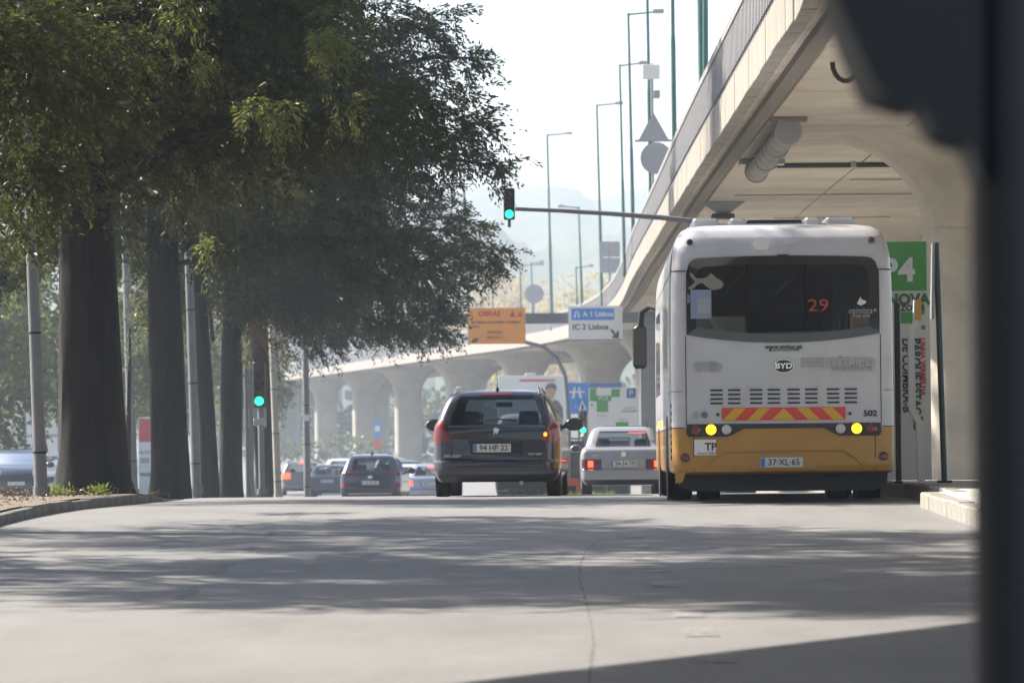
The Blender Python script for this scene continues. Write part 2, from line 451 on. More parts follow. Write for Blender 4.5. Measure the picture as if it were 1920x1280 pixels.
def vz(y): return .115 - .22*min(1, max(0, (y - 57)/10))
verge = sheet('verge', list(np.arange(-30, 118.1, 1.5)), lambda y: float(kerbL(y)) - 0.14, lambda y: -11.5 if y > 60 else -30, vz, M_dirt, 16, noise=0.05)
tag(verge, kind='structure')
pave = sheet('pavement', list(np.arange(-30, 49.4, 1.4)) + [49.4], lambda y: 4.62, lambda y: 24, 0.165, M_pave, 8)
tag(pave, kind='structure')
pave2 = sheet('pavement', [49.41, 51, 53, 56, 60, 64, 70, 76, 84, 92, 102, 112, 124, 138], lambda y: 4.95, lambda y: 24, 0.165, M_pave, 8)
tag(pave2, kind='structure')

def stone_row(pts, parent, h, wdt, bev=0.02, km=None):
    for (a, b) in zip(pts[:-1], pts[1:]):
        a = Vector(a); b = Vector(b)
        d = (b - a); L = d.length - 0.006
        ang = math.atan2(d.y, d.x)
        m = MB().box(0, L, -wdt/2, wdt/2, -0.10, h + random.uniform(-.016, .012), bev)
        o = m.build('kerb_stone', km or M_kerb, parent)
        o.location = a; o.rotation_euler = (random.uniform(-.01, .01), -math.atan2(d.z, math.hypot(d.x, d.y)), ang + random.uniform(-.006, .006))
kl = tag(bpy.data.objects.new('kerb', None), kind='structure'); COL.objects.link(kl)
pts = [(float(kerbL(y)) - 0.07, y, zr1(y)) for y in np.arange(38, 62.1, 1.2)]
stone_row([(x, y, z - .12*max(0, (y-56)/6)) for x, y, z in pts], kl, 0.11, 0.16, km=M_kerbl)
kr = tag(bpy.data.objects.new('kerb', None), kind='structure'); COL.objects.link(kr)
stone_row([(4.53, y, zr1(y)) for y in np.arange(34.4, 49.41, 1.0)], kr, 0.175, 0.2)
stone_row([(4.53 + .1, 49.41, zr1(49.41)), (5.5, 49.41, zr1(49.41))], kr, 0.17, 0.16)
stone_row([(4.87, y, zr1(y)) for y in np.arange(49.5, 90, 1.0)], kr, 0.175, 0.18)

def dash(x, y0, y1, wdt, m, z=0.005, x1=None):
    x1 = x if x1 is None else x1
    ys = np.linspace(y0, y1, 4); v = []
    for i, y in enumerate(ys):
        xx = x + (x1-x)*i/3
        v += [(xx-wdt/2, y, zr1(y)+z), (xx+wdt/2, y, zr1(y)+z)]
    o = link_mesh('lane_dash', v, [(2*i, 2*i+1, 2*i+3, 2*i+2) for i in range(3)], m, road)
    return o
def road_at(x, y):
    lo, hi = 8.0, 60.0
    for _ in range(50):
        mid = (lo+hi)/2
        p = at(x, y, mid)
        if p.z > zr1(mid): lo = mid
        else: hi = mid
    return at(x, y, lo)
# short worn dashes between the bus lane and the middle lane
for (x, ya, yb) in ((1209, 1041, 1051), (1226, 1059, 1073), (1246, 1090, 1100), (1292, 1146, 1157), (1312, 1177, 1193), (1346, 1228, 1242), (1196, 1020, 1027), (1184, 1003, 1008), (1172, 987, 991)):
    a = road_at(x, yb); b = road_at(x, ya)
    dash((a.x+b.x)/2, a.y, b.y, 0.2, M_line)
for (y0, y1) in ((31.6, 33.4), (35.2, 37.0), (38.8, 40.4), (42.4, 44.0), (47, 49)):
    dash(-2.32, y0, y1, 0.10, M_line2)
# faint yellow bus-bay line crossing the bus lane
for (xa, xb, yy) in ((1290, 1480, 1066), (1480, 1660, 1056), (1660, 1800, 1050), (1330, 1560, 1026), (1560, 1800, 1020)):
    a = road_at(xa, yy); b = road_at(xb, yy - 4)
    dd = Vector((b.x-a.x, b.y-a.y, 0)); n_ = Vector((-dd.y, dd.x, 0)).normalized()*0.07
    v = []
    for t in (0, .5, 1):
        p = Vector((a.x, a.y, 0)) + dd*t
        for s_ in (-1, 1):
            q = p + n_*s_; v.append((q.x, q.y, zr1(q.y)+0.004))
    link_mesh('worn_line', v, [(0, 2, 3, 1), (2, 4, 5, 3)], M_liney, road)
# long crack in the asphalt
cr = [(1125, 1010), (1100, 1030), (1088, 1055), (1086, 1085), (1094, 1110), (1102, 1140), (1108, 1170), (1113, 1205), (1108, 1240), (1104, 1290)]
v = []
for i, (x, y) in enumerate(cr):
    p = road_at(x, y); wd = 0.005 + 0.004*(i % 3)
    v += [(p.x-wd, p.y, zr1(p.y)+.003), (p.x+wd, p.y, zr1(p.y)+.003)]
link_mesh('crack', v, [(2*i, 2*i+1, 2*i+3, 2*i+2) for i in range(len(cr)-1)], M_crack, road)
# darker repair patches and a manhole frame
def patch_road(x0, x1, y0, y1, m, z=0.003):
    a = road_at(x0, y1); b = road_at(x1, y1); c = road_at(x1, y0); d = road_at(x0, y0)
    link_mesh('repair_patch', [(p.x, p.y, zr1(p.y)+z) for p in (a, b, c, d)], [(0, 1, 2, 3)], m, road)
M_asph2 = mat('asphalt_patch', (0.125, 0.123, 0.12), 0.75, var=0.2, vscale=2, bump=0.5, bscale=140)
M_asph3 = mat('asphalt_old_patch', (0.165, 0.161, 0.157), 0.75, var=0.2, vscale=2, bump=0.5, bscale=140)
for (pts_) in ([(1480, 1130), (1560, 1120), (1660, 1128), (1790, 1115)], [(420, 1040), (560, 1030), (760, 1034), (900, 1028)]):
    v = []
    for i, (x, y) in enumerate(pts_):
        p = road_at(x, y); q = road_at(pts_[min(i+1, len(pts_)-1)][0], pts_[min(i+1, len(pts_)-1)][1]); o_ = road_at(pts_[max(i-1, 0)][0], pts_[max(i-1, 0)][1])
        d_ = Vector((q.x-o_.x, q.y-o_.y, 0)).normalized(); n_ = Vector((-d_.y, d_.x, 0))*random.uniform(.004, .01)
        v += [(p.x-n_.x, p.y-n_.y, zr1(p.y-n_.y)+.0045), (p.x+n_.x, p.y+n_.y, zr1(p.y+n_.y)+.0045)]
    link_mesh('crack', v, [(2*i, 2*i+1, 2*i+3, 2*i+2) for i in range(len(pts_)-1)], M_crack, road)


# ------------------------------------------------------------------ viaduct
EX = catmull([-30, 0, 15, 26, 30.9, 37, 43, 47.5, 51.5, 58, 68, 90, 118, 147, 180, 205, 228, 250, 272, 306, 363, 453, 560],
             [-43, -23.4, -13.6, -6.38, -3.18, 0.45, 2.6, 3.2, 3.4, 3.45, 3.5, 3.6, 3.8, 4.0, 4.35, 4.4, 4.0, 2.9, 0.8, -3.6, -11, -23, -40])  # unseen near end bent left over the road, added to shade the foreground
ys = np.arange(-30, 560, 0.25)
xs = EX(ys)
arc = np.concatenate([[0], np.cumsum(np.hypot(np.diff(xs), np.diff(ys)))])
def edge(s):
    y = float(np.interp(s, arc, ys)); x = float(EX(y))
    dx = float(EX(y+.5) - EX(y-.5))
    t = Vector((dx, 1, 0)).normalized()
    return Vector((x, y, 0)), t, Vector((t.y, -t.x, 0))       # point, tangent, right-hand normal
def s_of_y(y): return float(np.interp(y, ys, arc))
ZF, ZP, ZT, DW = 6.45, 7.05, 8.05, 12.5
via = thing('viaduct', 'long curved concrete road viaduct with mushroom pillars passing above the bus', 'viaduct')
def sweep(name, sec, s0, s1, step, m, parent, closed=True, smooth=False):
    v = []; f = []; n = len(sec); cnt = max(2, int(round((s1-s0)/step))+1)
    for k in range(cnt):
        p, t, nr = edge(s0 + (s1-s0)*k/(cnt-1))
        for (r_, z) in sec: v.append(p + nr*r_ + Vector((0, 0, z)))
    for k in range(cnt-1):
        for i in range(n):
            j = (i+1) % n
            f.append((k*n+i, k*n+j, (k+1)*n+j, (k+1)*n+i))
    f.append(tuple(range(n-1, -1, -1))); f.append(tuple((cnt-1)*n+i for i in range(n)))
    return link_mesh(name, v, f, m, parent, smooth)
S0, S1 = 0.0, s_of_y(555)
sweep('deck', [(0.16, 6.52), (0.55, 6.52), (0.60, 6.70), (DW-.6, 6.70), (DW-.55, 6.52), (DW-.16, 6.52), (DW-.16, 7.02), (0.16, 7.02)], S0, S1, 4.0, M_conc, via)
sweep('drip_edge', [(0.30, 6.40), (0.50, 6.40), (0.50, 6.518), (0.30, 6.518)], S0, S1, 4.0, M_concd, via)
sweep('far_parapet', [(DW-.155, 6.45), (DW, 6.45), (DW, 7.75), (DW-.155, 7.75)], S0, S1, 4.0, M_rail, via)
sweep('top_rail', [(-0.04, 7.93), (0.14, 7.93), (0.14, 8.05), (-0.04, 8.05)], S0, S1, 2.0, M_rail, via)
sweep('kerb_beam', [(0.02, 7.055), (0.30, 7.055), (0.30, 7.22), (0.02, 7.22)], S0, S1, 4.0, M_rail, via)
# fascia panels, one part each
def oriented(name, s, L, r0, r1, z0, z1, m, parent, ch=0.0):
    p, t, nr = edge(s)
    o = MB().box(r0, r1, 0, L, z0, z1, ch).build(name, m, parent)
    o.location = (p.x, p.y, 0); o.rotation_euler = (0, 0, math.atan2(-t.x, t.y))
    return o
pb = MB()
s = S0
pl = 1.55
sA = s_of_y(44)
# panels close behind and beside the camera are longer, out of frame
while s < S1 - pl:
    if s < sA: L = 4.0
    else: L = pl
    off = random.uniform(-0.006, 0.006)
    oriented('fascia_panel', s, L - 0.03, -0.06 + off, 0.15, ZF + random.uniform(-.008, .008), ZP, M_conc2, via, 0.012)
    s += L
# balusters of the guard rail: near ones single, far ones joined
s = s_of_y(47); k = 0
far = MB()
while s < S1:
    if k < 290:
        oriented('baluster', s, 0.20, -0.02, 0.12, 7.22, 7.93, M_rail, via)
    else:
        p, t, nr = edge(s)
        q = MB().box(-.02, .12, 0, .22, 7.22, 7.93)
        far.add([p + nr*a[0] + t*a[1] + Vector((0, 0, a[2])) for a in q.v], q.f)
    s += (0.42 if k < 290 else .6); k += 1
fo = far.build('baluster', M_rail, via); fo['kind'] = 'stuff'
# soffit slabs with joints
s = s_of_y(40)
while s < s_of_y(330):
    for (r0, r1) in ((0.72, 3.1), (3.13, 8.2)):
        oriented('soffit_slab', s, 3.96, r0, r1, 6.625 + random.uniform(-.006, .006), 6.72, M_conc, via, 0.01)
    s += 4.0
# dark damp stains (shallow repair strips) on the soffit
for (y, r0, r1, L) in ((70.5, 3.4, 6.3, .5), (79, 3.2, 6.0, .35), (92, 3.3, 6.3, .5), (98, 1.2, 5.6, .3), (109, 2.6, 5.4, .4)):
    oriented('repair_strip', s_of_y(y), L, r0, r1, 6.608, 6.63, M_damp, via)
# mushroom piers
def pier(parent, s, r_, zneck=4.7, hw=1.08, big=True):
    p, t, nr = edge(s)
    c = p + nr*r_
    gz = zr1(c.y) - 0.3
    lv = [(gz, hw, hw), (zneck, hw, hw)]
    for i in range(1, 11):
        a = i/10*PI/2
        e = 1 - math.cos(a)
        lv.append((zneck + (6.66 - zneck)*math.sin(a), hw + (1.95 if s < 260 else 2.5)*e, hw + (2.4 if s < 260 else 3.6)*e))
    n = 32; v = []; f = []
    for li, (z, a, b) in enumerate(lv):
        for q in range(n):
            an = 2*PI*q/n; ca, sa = math.cos(an), math.sin(an)
            ex = 0.42 + .33*max(0, li-1)/10
            v.append(c + nr*(a*math.copysign(abs(ca)**ex, ca)) + t*(b*math.copysign(abs(sa)**ex, sa)) + Vector((0, 0, z)))
    for k in range(len(lv)-1):
        for q in range(n):
            j = (q+1) % n
            f.append((k*n+q, k*n+j, (k+1)*n+j, (k+1)*n+q))
    f.append(tuple((len(lv)-1)*n+q for q in range(n)))
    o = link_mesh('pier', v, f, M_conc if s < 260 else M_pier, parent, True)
    cb = []
    zc = zneck
    m = MB()
    pts_ = [c + nr*(hw*1.02*math.copysign(abs(math.cos(2*PI*q/n))**.42, math.cos(2*PI*q/n))) + t*(hw*1.02*math.copysign(abs(math.sin(2*PI*q/n))**.42, math.sin(2*PI*q/n))) for q in range(n)]
    vv = [q_ + Vector((0, 0, zc-.05)) for q_ in pts_] + [q_ + Vector((0, 0, zc+.02)) for q_ in pts_]
    m.add(vv, [(q, (q+1) % n, n+(q+1) % n, n+q) for q in range(n)])
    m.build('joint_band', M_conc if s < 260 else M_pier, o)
    return o
for y in (79, 112, 145, 178, 210, 238, 268, 302, 338, 375, 412, 449, 486, 522):
    for r_ in ((4.75, 9.4) if y < 200 else ((3.95, 9.2) if y in (238, 302, 375, 449) else (3.95,))):
        pier(via, s_of_y(y), r_, 4.98 if y < 200 else 4.4)
# drain duct and conduit below the deck
p, t, nr = edge(s_of_y(73.5))
d = thing('drain_duct', 'fat ribbed duct fixed under the viaduct soffit, between fascia and pillars', 'duct')
a = at(1478, 236, 73.5); b = at(1418, 306, 85.0)
a.z = b.z = 6.40
m = MB()
ax = (b - a)
prof = []
for i in range(13):
    q = a + ax*(i/12)
    prof.append(q)
m.tube(prof, 0.20, 14)
m.build('tube', M_conc2, d, True)
for i in range(0, 13, 4):
    q = a + ax*(i/12); MB().tube([q - ax.normalized()*.06, q + ax.normalized()*.06], 0.225, 14).build('ring', M_greym, d, True)
o = MB().box(-0.30, 0.30, -.2, .2, 6.56, 6.615).build('bracket', M_damp, d); o.location = (a.x, a.y, 0)
o = MB().box(-0.42, 0.42, -.3, .3, 6.52, 6.615).build('bracket', M_greym, d); o.location = (b.x + .1, b.y, 0)
c = thing('conduit_pipe', 'thin dark conduit running across the viaduct soffit from the ribbed duct', 'pipe')
q = [at(1452, 300, 86), at(1600, 308, 86), at(1762, 318, 86), at(1800, 352, 86), at(1830, 420, 86)]
for i in (0, 1, 2): q[i].z = 6.56
MB().tube(q, 0.05, 8).build('pipe', M_blackm, c, True)
for i in (0, 1, 2):
    MB().box(q[i].x-.05, q[i].x+.05, q[i].y-.08, q[i].y+.08, q[i].z-.05, 6.63).build('clip', M_greym, c)
lb = thing('soffit_lamp', 'small dark lamp bracket hanging under the viaduct above the bus roof', 'lamp')
q = at(1355, 378, 101)
MB().prism([(q.x-.55, 6.62), (q.x-.1, 6.36), (q.x+.15, 6.36), (q.x+.5, 6.62)], q.y-.15, q.y+.15).build('bracket', M_greym, lb)
MB().box(q.x-.25, q.x+.25, q.y-.3, q.y+.3, 6.24, 6.35, .02).build('lamp_body', M_blackm, lb)
hk = thing('pipe_hoop', 'small dark hoop of pipe under the viaduct beside the blurred signal head', 'pipe')
q = at(1585, 92, 62); q.z = 6.5
MB().tube([(q.x + .18*math.cos(i*PI/9), q.y, 6.60 - .26*math.sin(i*PI/9)) for i in range(10)], .035, 8).build('hoop', M_blackm, hk, True)

# ------------------------------------------------------------------ lamps and signs up on the viaduct
def street_lamp(xb, yb, xt, yt, Y, arm_px, label, wpx=6.0, inset=0.5):
    b = at(xb, yb, Y); tp = at(xt, yt, Y)
    p, t, nr = edge(s_of_y(Y))
    base = Vector((b.x, b.y, 7.1))
    o = thing('street_lamp', label, 'street lamp', base, group='teal street lamps on the viaduct')
    h = tp.z - 7.1; dx = tp.x - b.x
    r0 = wpx*Y/FPX/2
    MB().tube([(0, 0, 0), (dx*.45, 0, h*.45), (dx*.46, 0, h*.46), (dx, 0, h)], [r0*1.1, r0, r0*.8, r0*.6], 10).build('pole', M_teal, o, True)
    MB().cyl((0, 0, .12), (0, 0, 1), r0*1.5, .24, 12).build('base_collar', M_teal, o)
    if arm_px:
        L = arm_px*Y/FPX; e = 1 if L > 0 else -1
        MB().tube([(dx, 0, h-.05), (dx + L*.7, 0, h + .02), (dx + L, 0, h + .06)], [r0*.5, r0*.45, r0*.45], 8).build('arm', M_teal, o, True)
        MB().box(min(dx+L*.72, dx+L*1.08), max(dx+L*.72, dx+L*1.08), -.12, .12, h-.02, h+.12, .03).build('lamp_head', M_greym, o)
    return o
street_lamp(1318, 168, 1306, -420, 96, 60, 'thickest teal lamp pole on the viaduct, left one of the close pair', 13)
street_lamp(1322, 150, 1321, -480, 90, 70, 'teal lamp pole on the viaduct, right one of the close pair', 10)
street_lamp(1265, 278, 1257, -300, 111, 60, 'teal lamp pole running out of the picture, left of the close pair', 9)
street_lamp(1221, 378, 1211, -160, 131, 60, 'teal lamp pole behind the triangular sign back on the viaduct', 7.5)
street_lamp(1188, 440, 1178, 25, 150, 62, 'tall teal lamp with its arm near the top edge of the picture', 7)
street_lamp(1171, 472, 1162, 121, 166, 48, 'teal lamp left of the sign backs, arm level with the small white box', 6)
street_lamp(1129, 548, 1119, 196, 214, 46, 'teal lamp rising behind the square grey sign back', 6)
street_lamp(1035, 580, 1026, 252, 258, 44, 'teal lamp crossing the arm of the overhead traffic light', 6)
street_lamp(880, 612, 869, 306, 300, -40, 'teal lamp partly hidden by the right edge of the tree foliage', 5)
street_lamp(1092, 566, 1085, 388, 236, -36, 'pale lamp with its arm to the left, below the overhead signal arm', 5)
street_lamp(978, 590, 975, 497, 277, 42, 'short distant lamp in front of the yellow trees, arm to the right', 4)
street_lamp(1083, 572, 1080, 500, 243, 30, 'short distant lamp just left of the square grey sign back', 4)
street_lamp(1000, 592, 996, 492, 272, 22, 'distant lamp above the round sign back before yellow trees', 3.5)
street_lamp(926, 600, 923, 505, 290, 0, 'bare distant mast above the orange roadworks sign', 4)

q = at(1224, 360, 131)
sp = thing('sign_post', 'grey backs of a triangle and a round sign on the viaduct edge', 'road sign', (q.x, q.y - .25, 7.6))
def up(y, Y=131, x=1224): return at(x, y, Y).z - 7.6
def ri(x, Y=131, y=300): return at(x, y, Y).x - q.x
MB().tube([(0, 0, -.4), (0, 0, up(120))], .04, 8).build('pole', M_greym, sp)
MB().prism([(ri(1196), up(266)), (ri(1255), up(266)), (ri(1225), up(212))], -.06, -.035).build('triangle_sign', M_gpanel, sp)
MB().prism(disc(ri(1230), up(298), 30*131/FPX), -.06, -.035).build('round_sign', M_gpanel, sp)
MB().box(ri(1190), ri(1260), -.03, .03, up(267), up(263)).build('cross_bar', M_greym, sp)
MB().box(ri(1205), ri(1238), -.12, .1, up(150), up(123), .02).build('camera_box', M_signw, sp)
MB().box(ri(1225), ri(1238), -.1, .1, up(186), up(171), .02).build('small_box', M_gpanel, sp)
q = at(1143, 540, 205)
sp = thing('sign_post', 'square grey sign back with a cross seam on the viaduct', 'road sign', (q.x, q.y - .2, 7.6))
for (xa, xb_, ya, yb_) in ((1125, 1143, 482, 453), (1144, 1162, 482, 453), (1125, 1143, 512, 483.5), (1144, 1162, 512, 483.5)):
    A = at(xa, ya, 205); B = at(xb_, yb_, 205)
    MB().box(A.x-q.x, B.x-q.x, -.05, -.02, A.z-7.6, B.z-7.6).build('panel', M_gpanel, sp)
MB().tube([(0, 0, -.45), (0, 0, at(1143, 455, 205).z-7.6)], .06, 8).build('pole', M_greym, sp)
q = at(1002, 590, 268)
sp = thing('sign_post', 'round grey sign back in front of the yellow trees', 'road sign', (q.x, q.y, 7.6))
MB().tube([(0, 0, -.45), (0, 0, at(1002, 540, 268).z-7.6)], .05, 8).build('pole', M_greym, sp)
MB().prism(disc(0, at(1002, 551, 268).z-7.6, 18*268/FPX), -.09, -.06).build('round_sign', M_gpanel, sp)

# ------------------------------------------------------------------ gantry, direction signs, boards
Y = 173
gz = zr1(Y)
q = at(1216, 700, Y)
ga = thing('sign_gantry', 'dark steel gantry whose beam carries the white direction sign', 'gantry', (q.x, Y, gz))
zb = at(1060, 597, Y).z - gz
MB().box(-.33, .33, -.25, .25, 0, zb+.25, .03).build('mast', M_post, ga)
xl = at(815, 600, Y).x - q.x
MB().box(xl, .33, -.8, -.3, zb-.2, zb+.2, .02).build('beam', mat('gantry_steel', (0.10, 0.11, 0.13), 0.55), ga)
MB().box(-.5, .5, -.5, .5, -.02, .12, .02).build('base_plate', M_postw, ga)
def panel_sign(name, label, x0, x1, y0, y1, Y, face, border=None, cat='road sign'):
    A = at(x0, y1, Y); B = at(x1, y0, Y)
    o = thing(name, label, cat, ((A.x+B.x)/2, Y, A.z))
    W, H = (B.x-A.x), (B.z-A.z)
    MB().prism(rrect(-W/2, W/2, 0, H, .06), 0, .08).build('panel', face, o)
    return o, W, H
o, W, H = panel_sign('direction_sign', 'white overhead direction sign with blue Lisboa strip and arrow', 1066, 1167, 573, 640, 172, M_signw)
MB().box(-W/2+.12, W/2-.32, -.012, -.004, H*.60, H*.93).build('blue_strip', M_blue, o)
text('A 1 Lisboa', 0.27, M_signw, o, (0.10, -.018, H*.765), sx=1.0, bold=.008)
MB().prism([(-W/2+.20, H*.67), (-W/2+.27, H*.67), (-W/2+.31, H*.86), (-W/2+.27, H*.86)], -.018, -.014).build('motorway_symbol', M_signw, o)
MB().prism([(-W/2+.38, H*.67), (-W/2+.45, H*.67), (-W/2+.38, H*.86), (-W/2+.34, H*.86)], -.018, -.014).build('motorway_symbol', M_signw, o)
text('IC 2 Lisboa', 0.30, M_ink, o, (-0.19, -.012, H*.40), bold=.006)
MB().prism([(W/2-.47, H*.30), (W/2-.41, H*.35), (W/2-.25, H*.2), (W/2-.21, H*.30), (W/2-.13, H*.26), (W/2-.15, H*.07), (W/2-.40, H*.09), (W/2-.40, H*.14), (W/2-.31, H*.15)][::-1], -.012, -.004).build('arrow', M_ink, o)
MB().box(-W/2+.02, W/2-.02, -.008, -.004, 0.02, .06).build('border', M_ink, o)
MB().box(-W/2+.2, W/2-.2, .08, .5, H*.55, H*.70).build('mounting_bar', M_greym, o)

o, W, H = panel_sign('roadworks_sign', 'orange roadworks information sign on a curved arm', 878, 985, 577, 645, 166, M_orange)
text('OBRAS', 0.260, M_ored, o, (-0.268, -.012, H*.84), bold=.008)
text('MOVIMENTO DE ACESSO A COIMBRA', 0.115, M_inkb, o, (-0.038, -.012, H*.60), sx=.92, bold=.004)
text('NORTE', 0.099, M_inkb, o, (-0.803, -.012, H*.48), bold=.003)
text('TRÁFEGO', 0.138, M_inkb, o, (-0.077, -.012, H*.32), bold=.004)
text('PELO IC 2', 0.130, M_inkb, o, (-0.077, -.012, H*.18), bold=.004)
MB().prism([(W/2-.58, H*.75), (W/2-.35, H*.75), (W/2-.465, H*.93)], -.012, -.004).build('warning_symbol', M_ored, o)
MB().prism([(W/2-.31, H*.75), (W/2-.08, H*.75), (W/2-.195, H*.93)], -.012, -.004).build('warning_symbol', M_ored, o)
MB().prism([(-W/2+.1, .05), (-W/2+.32, .08), (-W/2+.38, .22), (-W/2+.2, .2)], -.012, -.004).build('arrow', M_ink, o)
A = [at(940, 640, 166), at(985, 641, 166), at(1020, 650, 166), at(1045, 672, 166), at(1060, 705, 166), at(1064, 760, 166), at(1066, 800, 166)]
base = o.location
A.append(Vector((A[-1].x, 166, zr1(166))))
MB().tube([Vector((p.x-base.x, .16, p.z-base.z)) for p in A], .075, 10).build('curved_arm', M_post, o, True)

bb = thing('billboard', 'white billboard showing a man in a dark suit, under the viaduct', 'billboard', (at(1000, 800, 222).x, 222, zr1(222)))
zz = lambda y: at(1000, y, 222).z - zr1(222)
xx = lambda x: at(x, 760, 222).x - bb.location.x
MB().box(xx(933), xx(1065), 0, .2, zz(830), zz(704), .02).build('panel', M_signw, bb)
MB().box(xx(975), xx(1042), -.012, -.003, zz(715), zz(711)).build('red_band', M_ored, bb)
for xq in (950, 1050): MB().box(xx(xq)-.1, xx(xq)+.1, .21, .4, 0, zz(720)).build('leg', M_post, bb)
MB().prism([(xx(1018), zz(800)), (xx(1056), zz(800)), (xx(1055), zz(765)), (xx(1047), zz(752)), (xx(1036), zz(748)), (xx(1026), zz(757)), (xx(1020), zz(775))], -.012, -.003).build('printed_suit', M_suit, bb)
MB().prism([(xx(1025), zz(778)), (xx(1030), zz(778)), (xx(1038), zz(750)), (xx(1032), zz(748)), (xx(1025), zz(760))], -.02, -.014).build('printed_shirt', M_paper, bb)
MB().prism(disc(xx(1033), zz(735), .22, .34), -.028, -.022).build('printed_face', M_skin, bb)
MB().prism([(xx(1024), zz(733)), (xx(1027), zz(728)), (xx(1040), zz(728)), (xx(1043), zz(734)), (xx(1044), zz(724)), (xx(1038), zz(718)), (xx(1028), zz(719)), (xx(1023), zz(725))], -.034, -.029).build('printed_hair', M_suit, bb)
MB().box(xx(985), xx(1005), .05, .15, zz(703.5), zz(699), .02).build('floodlight', M_signw, bb)

def board(name, label, x0, x1, y0, y1, Y, m, legs=True, cat='sign'):
    A = at(x0, y1, Y); B = at(x1, y0, Y); g0 = zr1(Y)
    o = thing(name, label, cat, ((A.x+B.x)/2, Y, g0))
    W = B.x-A.x; z0 = A.z-g0; z1 = B.z-g0
    MB().prism(rrect(-W/2, W/2, z0, z1, .04), 0, .06).build('panel', m, o)
    if legs:
        for s_ in (-.3, .3): MB().box(W*s_-.04, W*s_+.04, .062, .14, 0, z1-.05).build('leg', M_post, o)
    return o, W, z0, z1
o, W, z0, z1 = board('motorway_sign', 'blue sign with a white motorway symbol beside the white billboard', 1060, 1104, 717, 776, 190, M_blue)
H = z1-z0
MB().prism([(-.22, z0+H*.5), (-.12, z0+H*.5), (-.06, z0+H*.86), (-.13, z0+H*.86)], -.012, -.003).build('road_symbol', M_signw, o)
MB().prism([(.10, z0+H*.5), (.2, z0+H*.5), (.11, z0+H*.86), (.04, z0+H*.86)], -.012, -.003).build('road_symbol', M_signw, o)
MB().box(-.32, .32, -.014, -.004, z0+H*.68, z0+H*.73).build('bridge_symbol', M_signw, o)
text('A', .3, M_signw, o, (0, -.01, z0+H*.25))
o, W, z0, z1 = board('direction_board', 'deep blue board partly hidden behind the white parking map', 1106, 1166, 718, 760, 200, M_blued)
text('P', .35, M_signw, o, (-.3, -.01, z1-.3))
o, W, z0, z1 = board('crossing_sign', 'small square blue pedestrian sign with white triangle', 1081, 1103, 746, 772, 160, M_blue)
MB().prism([(-.15, z0+.07), (.15, z0+.07), (0, z1-.06)], -.012, -.003).build('triangle', M_signw, o)
MB().prism([(-.05, z0+.09), (.06, z0+.09), (.02, z0+.28), (-.02, z0+.28)], -.018, -.013).build('walker_symbol', M_ink, o)
o, W, z0, z1 = board('parking_map', 'white and green parking map board between the blue signs and the bus', 1105, 1198, 726, 872, 170, M_signw)
H = z1-z0
def gp(x0, x1, y0, y1, m, nm='printed_block'):
    A = at(x0, y1, 170); B = at(x1, y0, 170)
    MB().box(A.x-o.location.x, B.x-o.location.x, -.012, -.003, A.z-o.location.z, B.z-o.location.z).build(nm, m, o)
for b_ in ((1106, 1118, 728, 752), (1118, 1146, 741, 752), (1146, 1162, 729, 744), (1119, 1140, 752, 772), (1155, 1178, 791, 800), (1108, 1112, 757, 761), (1186, 1192, 728, 732)): gp(*b_, M_green)
gp(1175, 1192, 728, 746, M_blued, 'parking_symbol')
lx = lambda x: at(x, 760, 170).x - o.location.x
lz = lambda y: at(1150, y, 170).z - o.location.z
text('P', .3, M_signw, o, (lx(1183.5), -.018, lz(737)))
text('PCE', .22, M_signw, o, (lx(1132), -.018, lz(746)))
text('PARQUE', .12, M_inkg, o, (lx(1180), -.01, lz(765)))
text('PAGO 24H', .12, M_ink, o, (lx(1180), -.01, lz(771)))
text('ENTRADA', .10, M_inkg, o, (lx(1130), -.01, lz(779)))
text('NORTE', .10, M_inkg, o, (lx(1168), -.01, lz(787)))

# tall poster beside the first pillar
pz = zr1(60.5) + .165
po = thing('poster_board', 'tall green and white parking poster standing right of the bus', 'poster', (at(1697, 700, 60.5).x, 60.5, pz))
X = lambda x: at(x, 700, 60.5).x - po.location.x
Z = lambda y: at(1700, y, 60.5).z - pz
MB().box(X(1648), X(1745), 0, .10, 0.02, Z(452)).build('panel', M_paper, po)
MB().box(X(1648), X(1739), -.008, -.002, Z(545), Z(453)).build('green_field', M_green, po)
text('P', .42, M_signw, po, (X(1669), -.014, Z(508)), bold=.016)
text('4', .42, M_signw, po, (X(1702), -.014, Z(508)), bold=.016)
text('NOVA', .20, M_greend, po, (X(1704), -.008, Z(562)), bold=.010)
text('ZONA', .11, M_ink, po, (X(1712), -.008, Z(578)), bold=.004)
for b_ in ((1690, 1712, 585, 606), (1712, 1735, 570, 590), (1728, 1736, 610, 618)):
    MB().box(X(b_[0]), X(b_[1]), -.007, -.002, Z(b_[3]), Z(b_[2])).build('printed_block', M_green, po)
def vtext(s_, size, m, x, y):
    return text(s_, size, m, po, (X(x), -.008, Z(y)), rot=(PI/2, PI/2, 0), align='LEFT', bold=.004)
vtext('LINHA VERMELHA', .095, M_ored, 1730, 634)
vtext('PARQUE ESTAÇÃO', .145, M_ink, 1718, 634)
vtext('DE COIMBRA-B', .145, M_ink, 1699, 634)

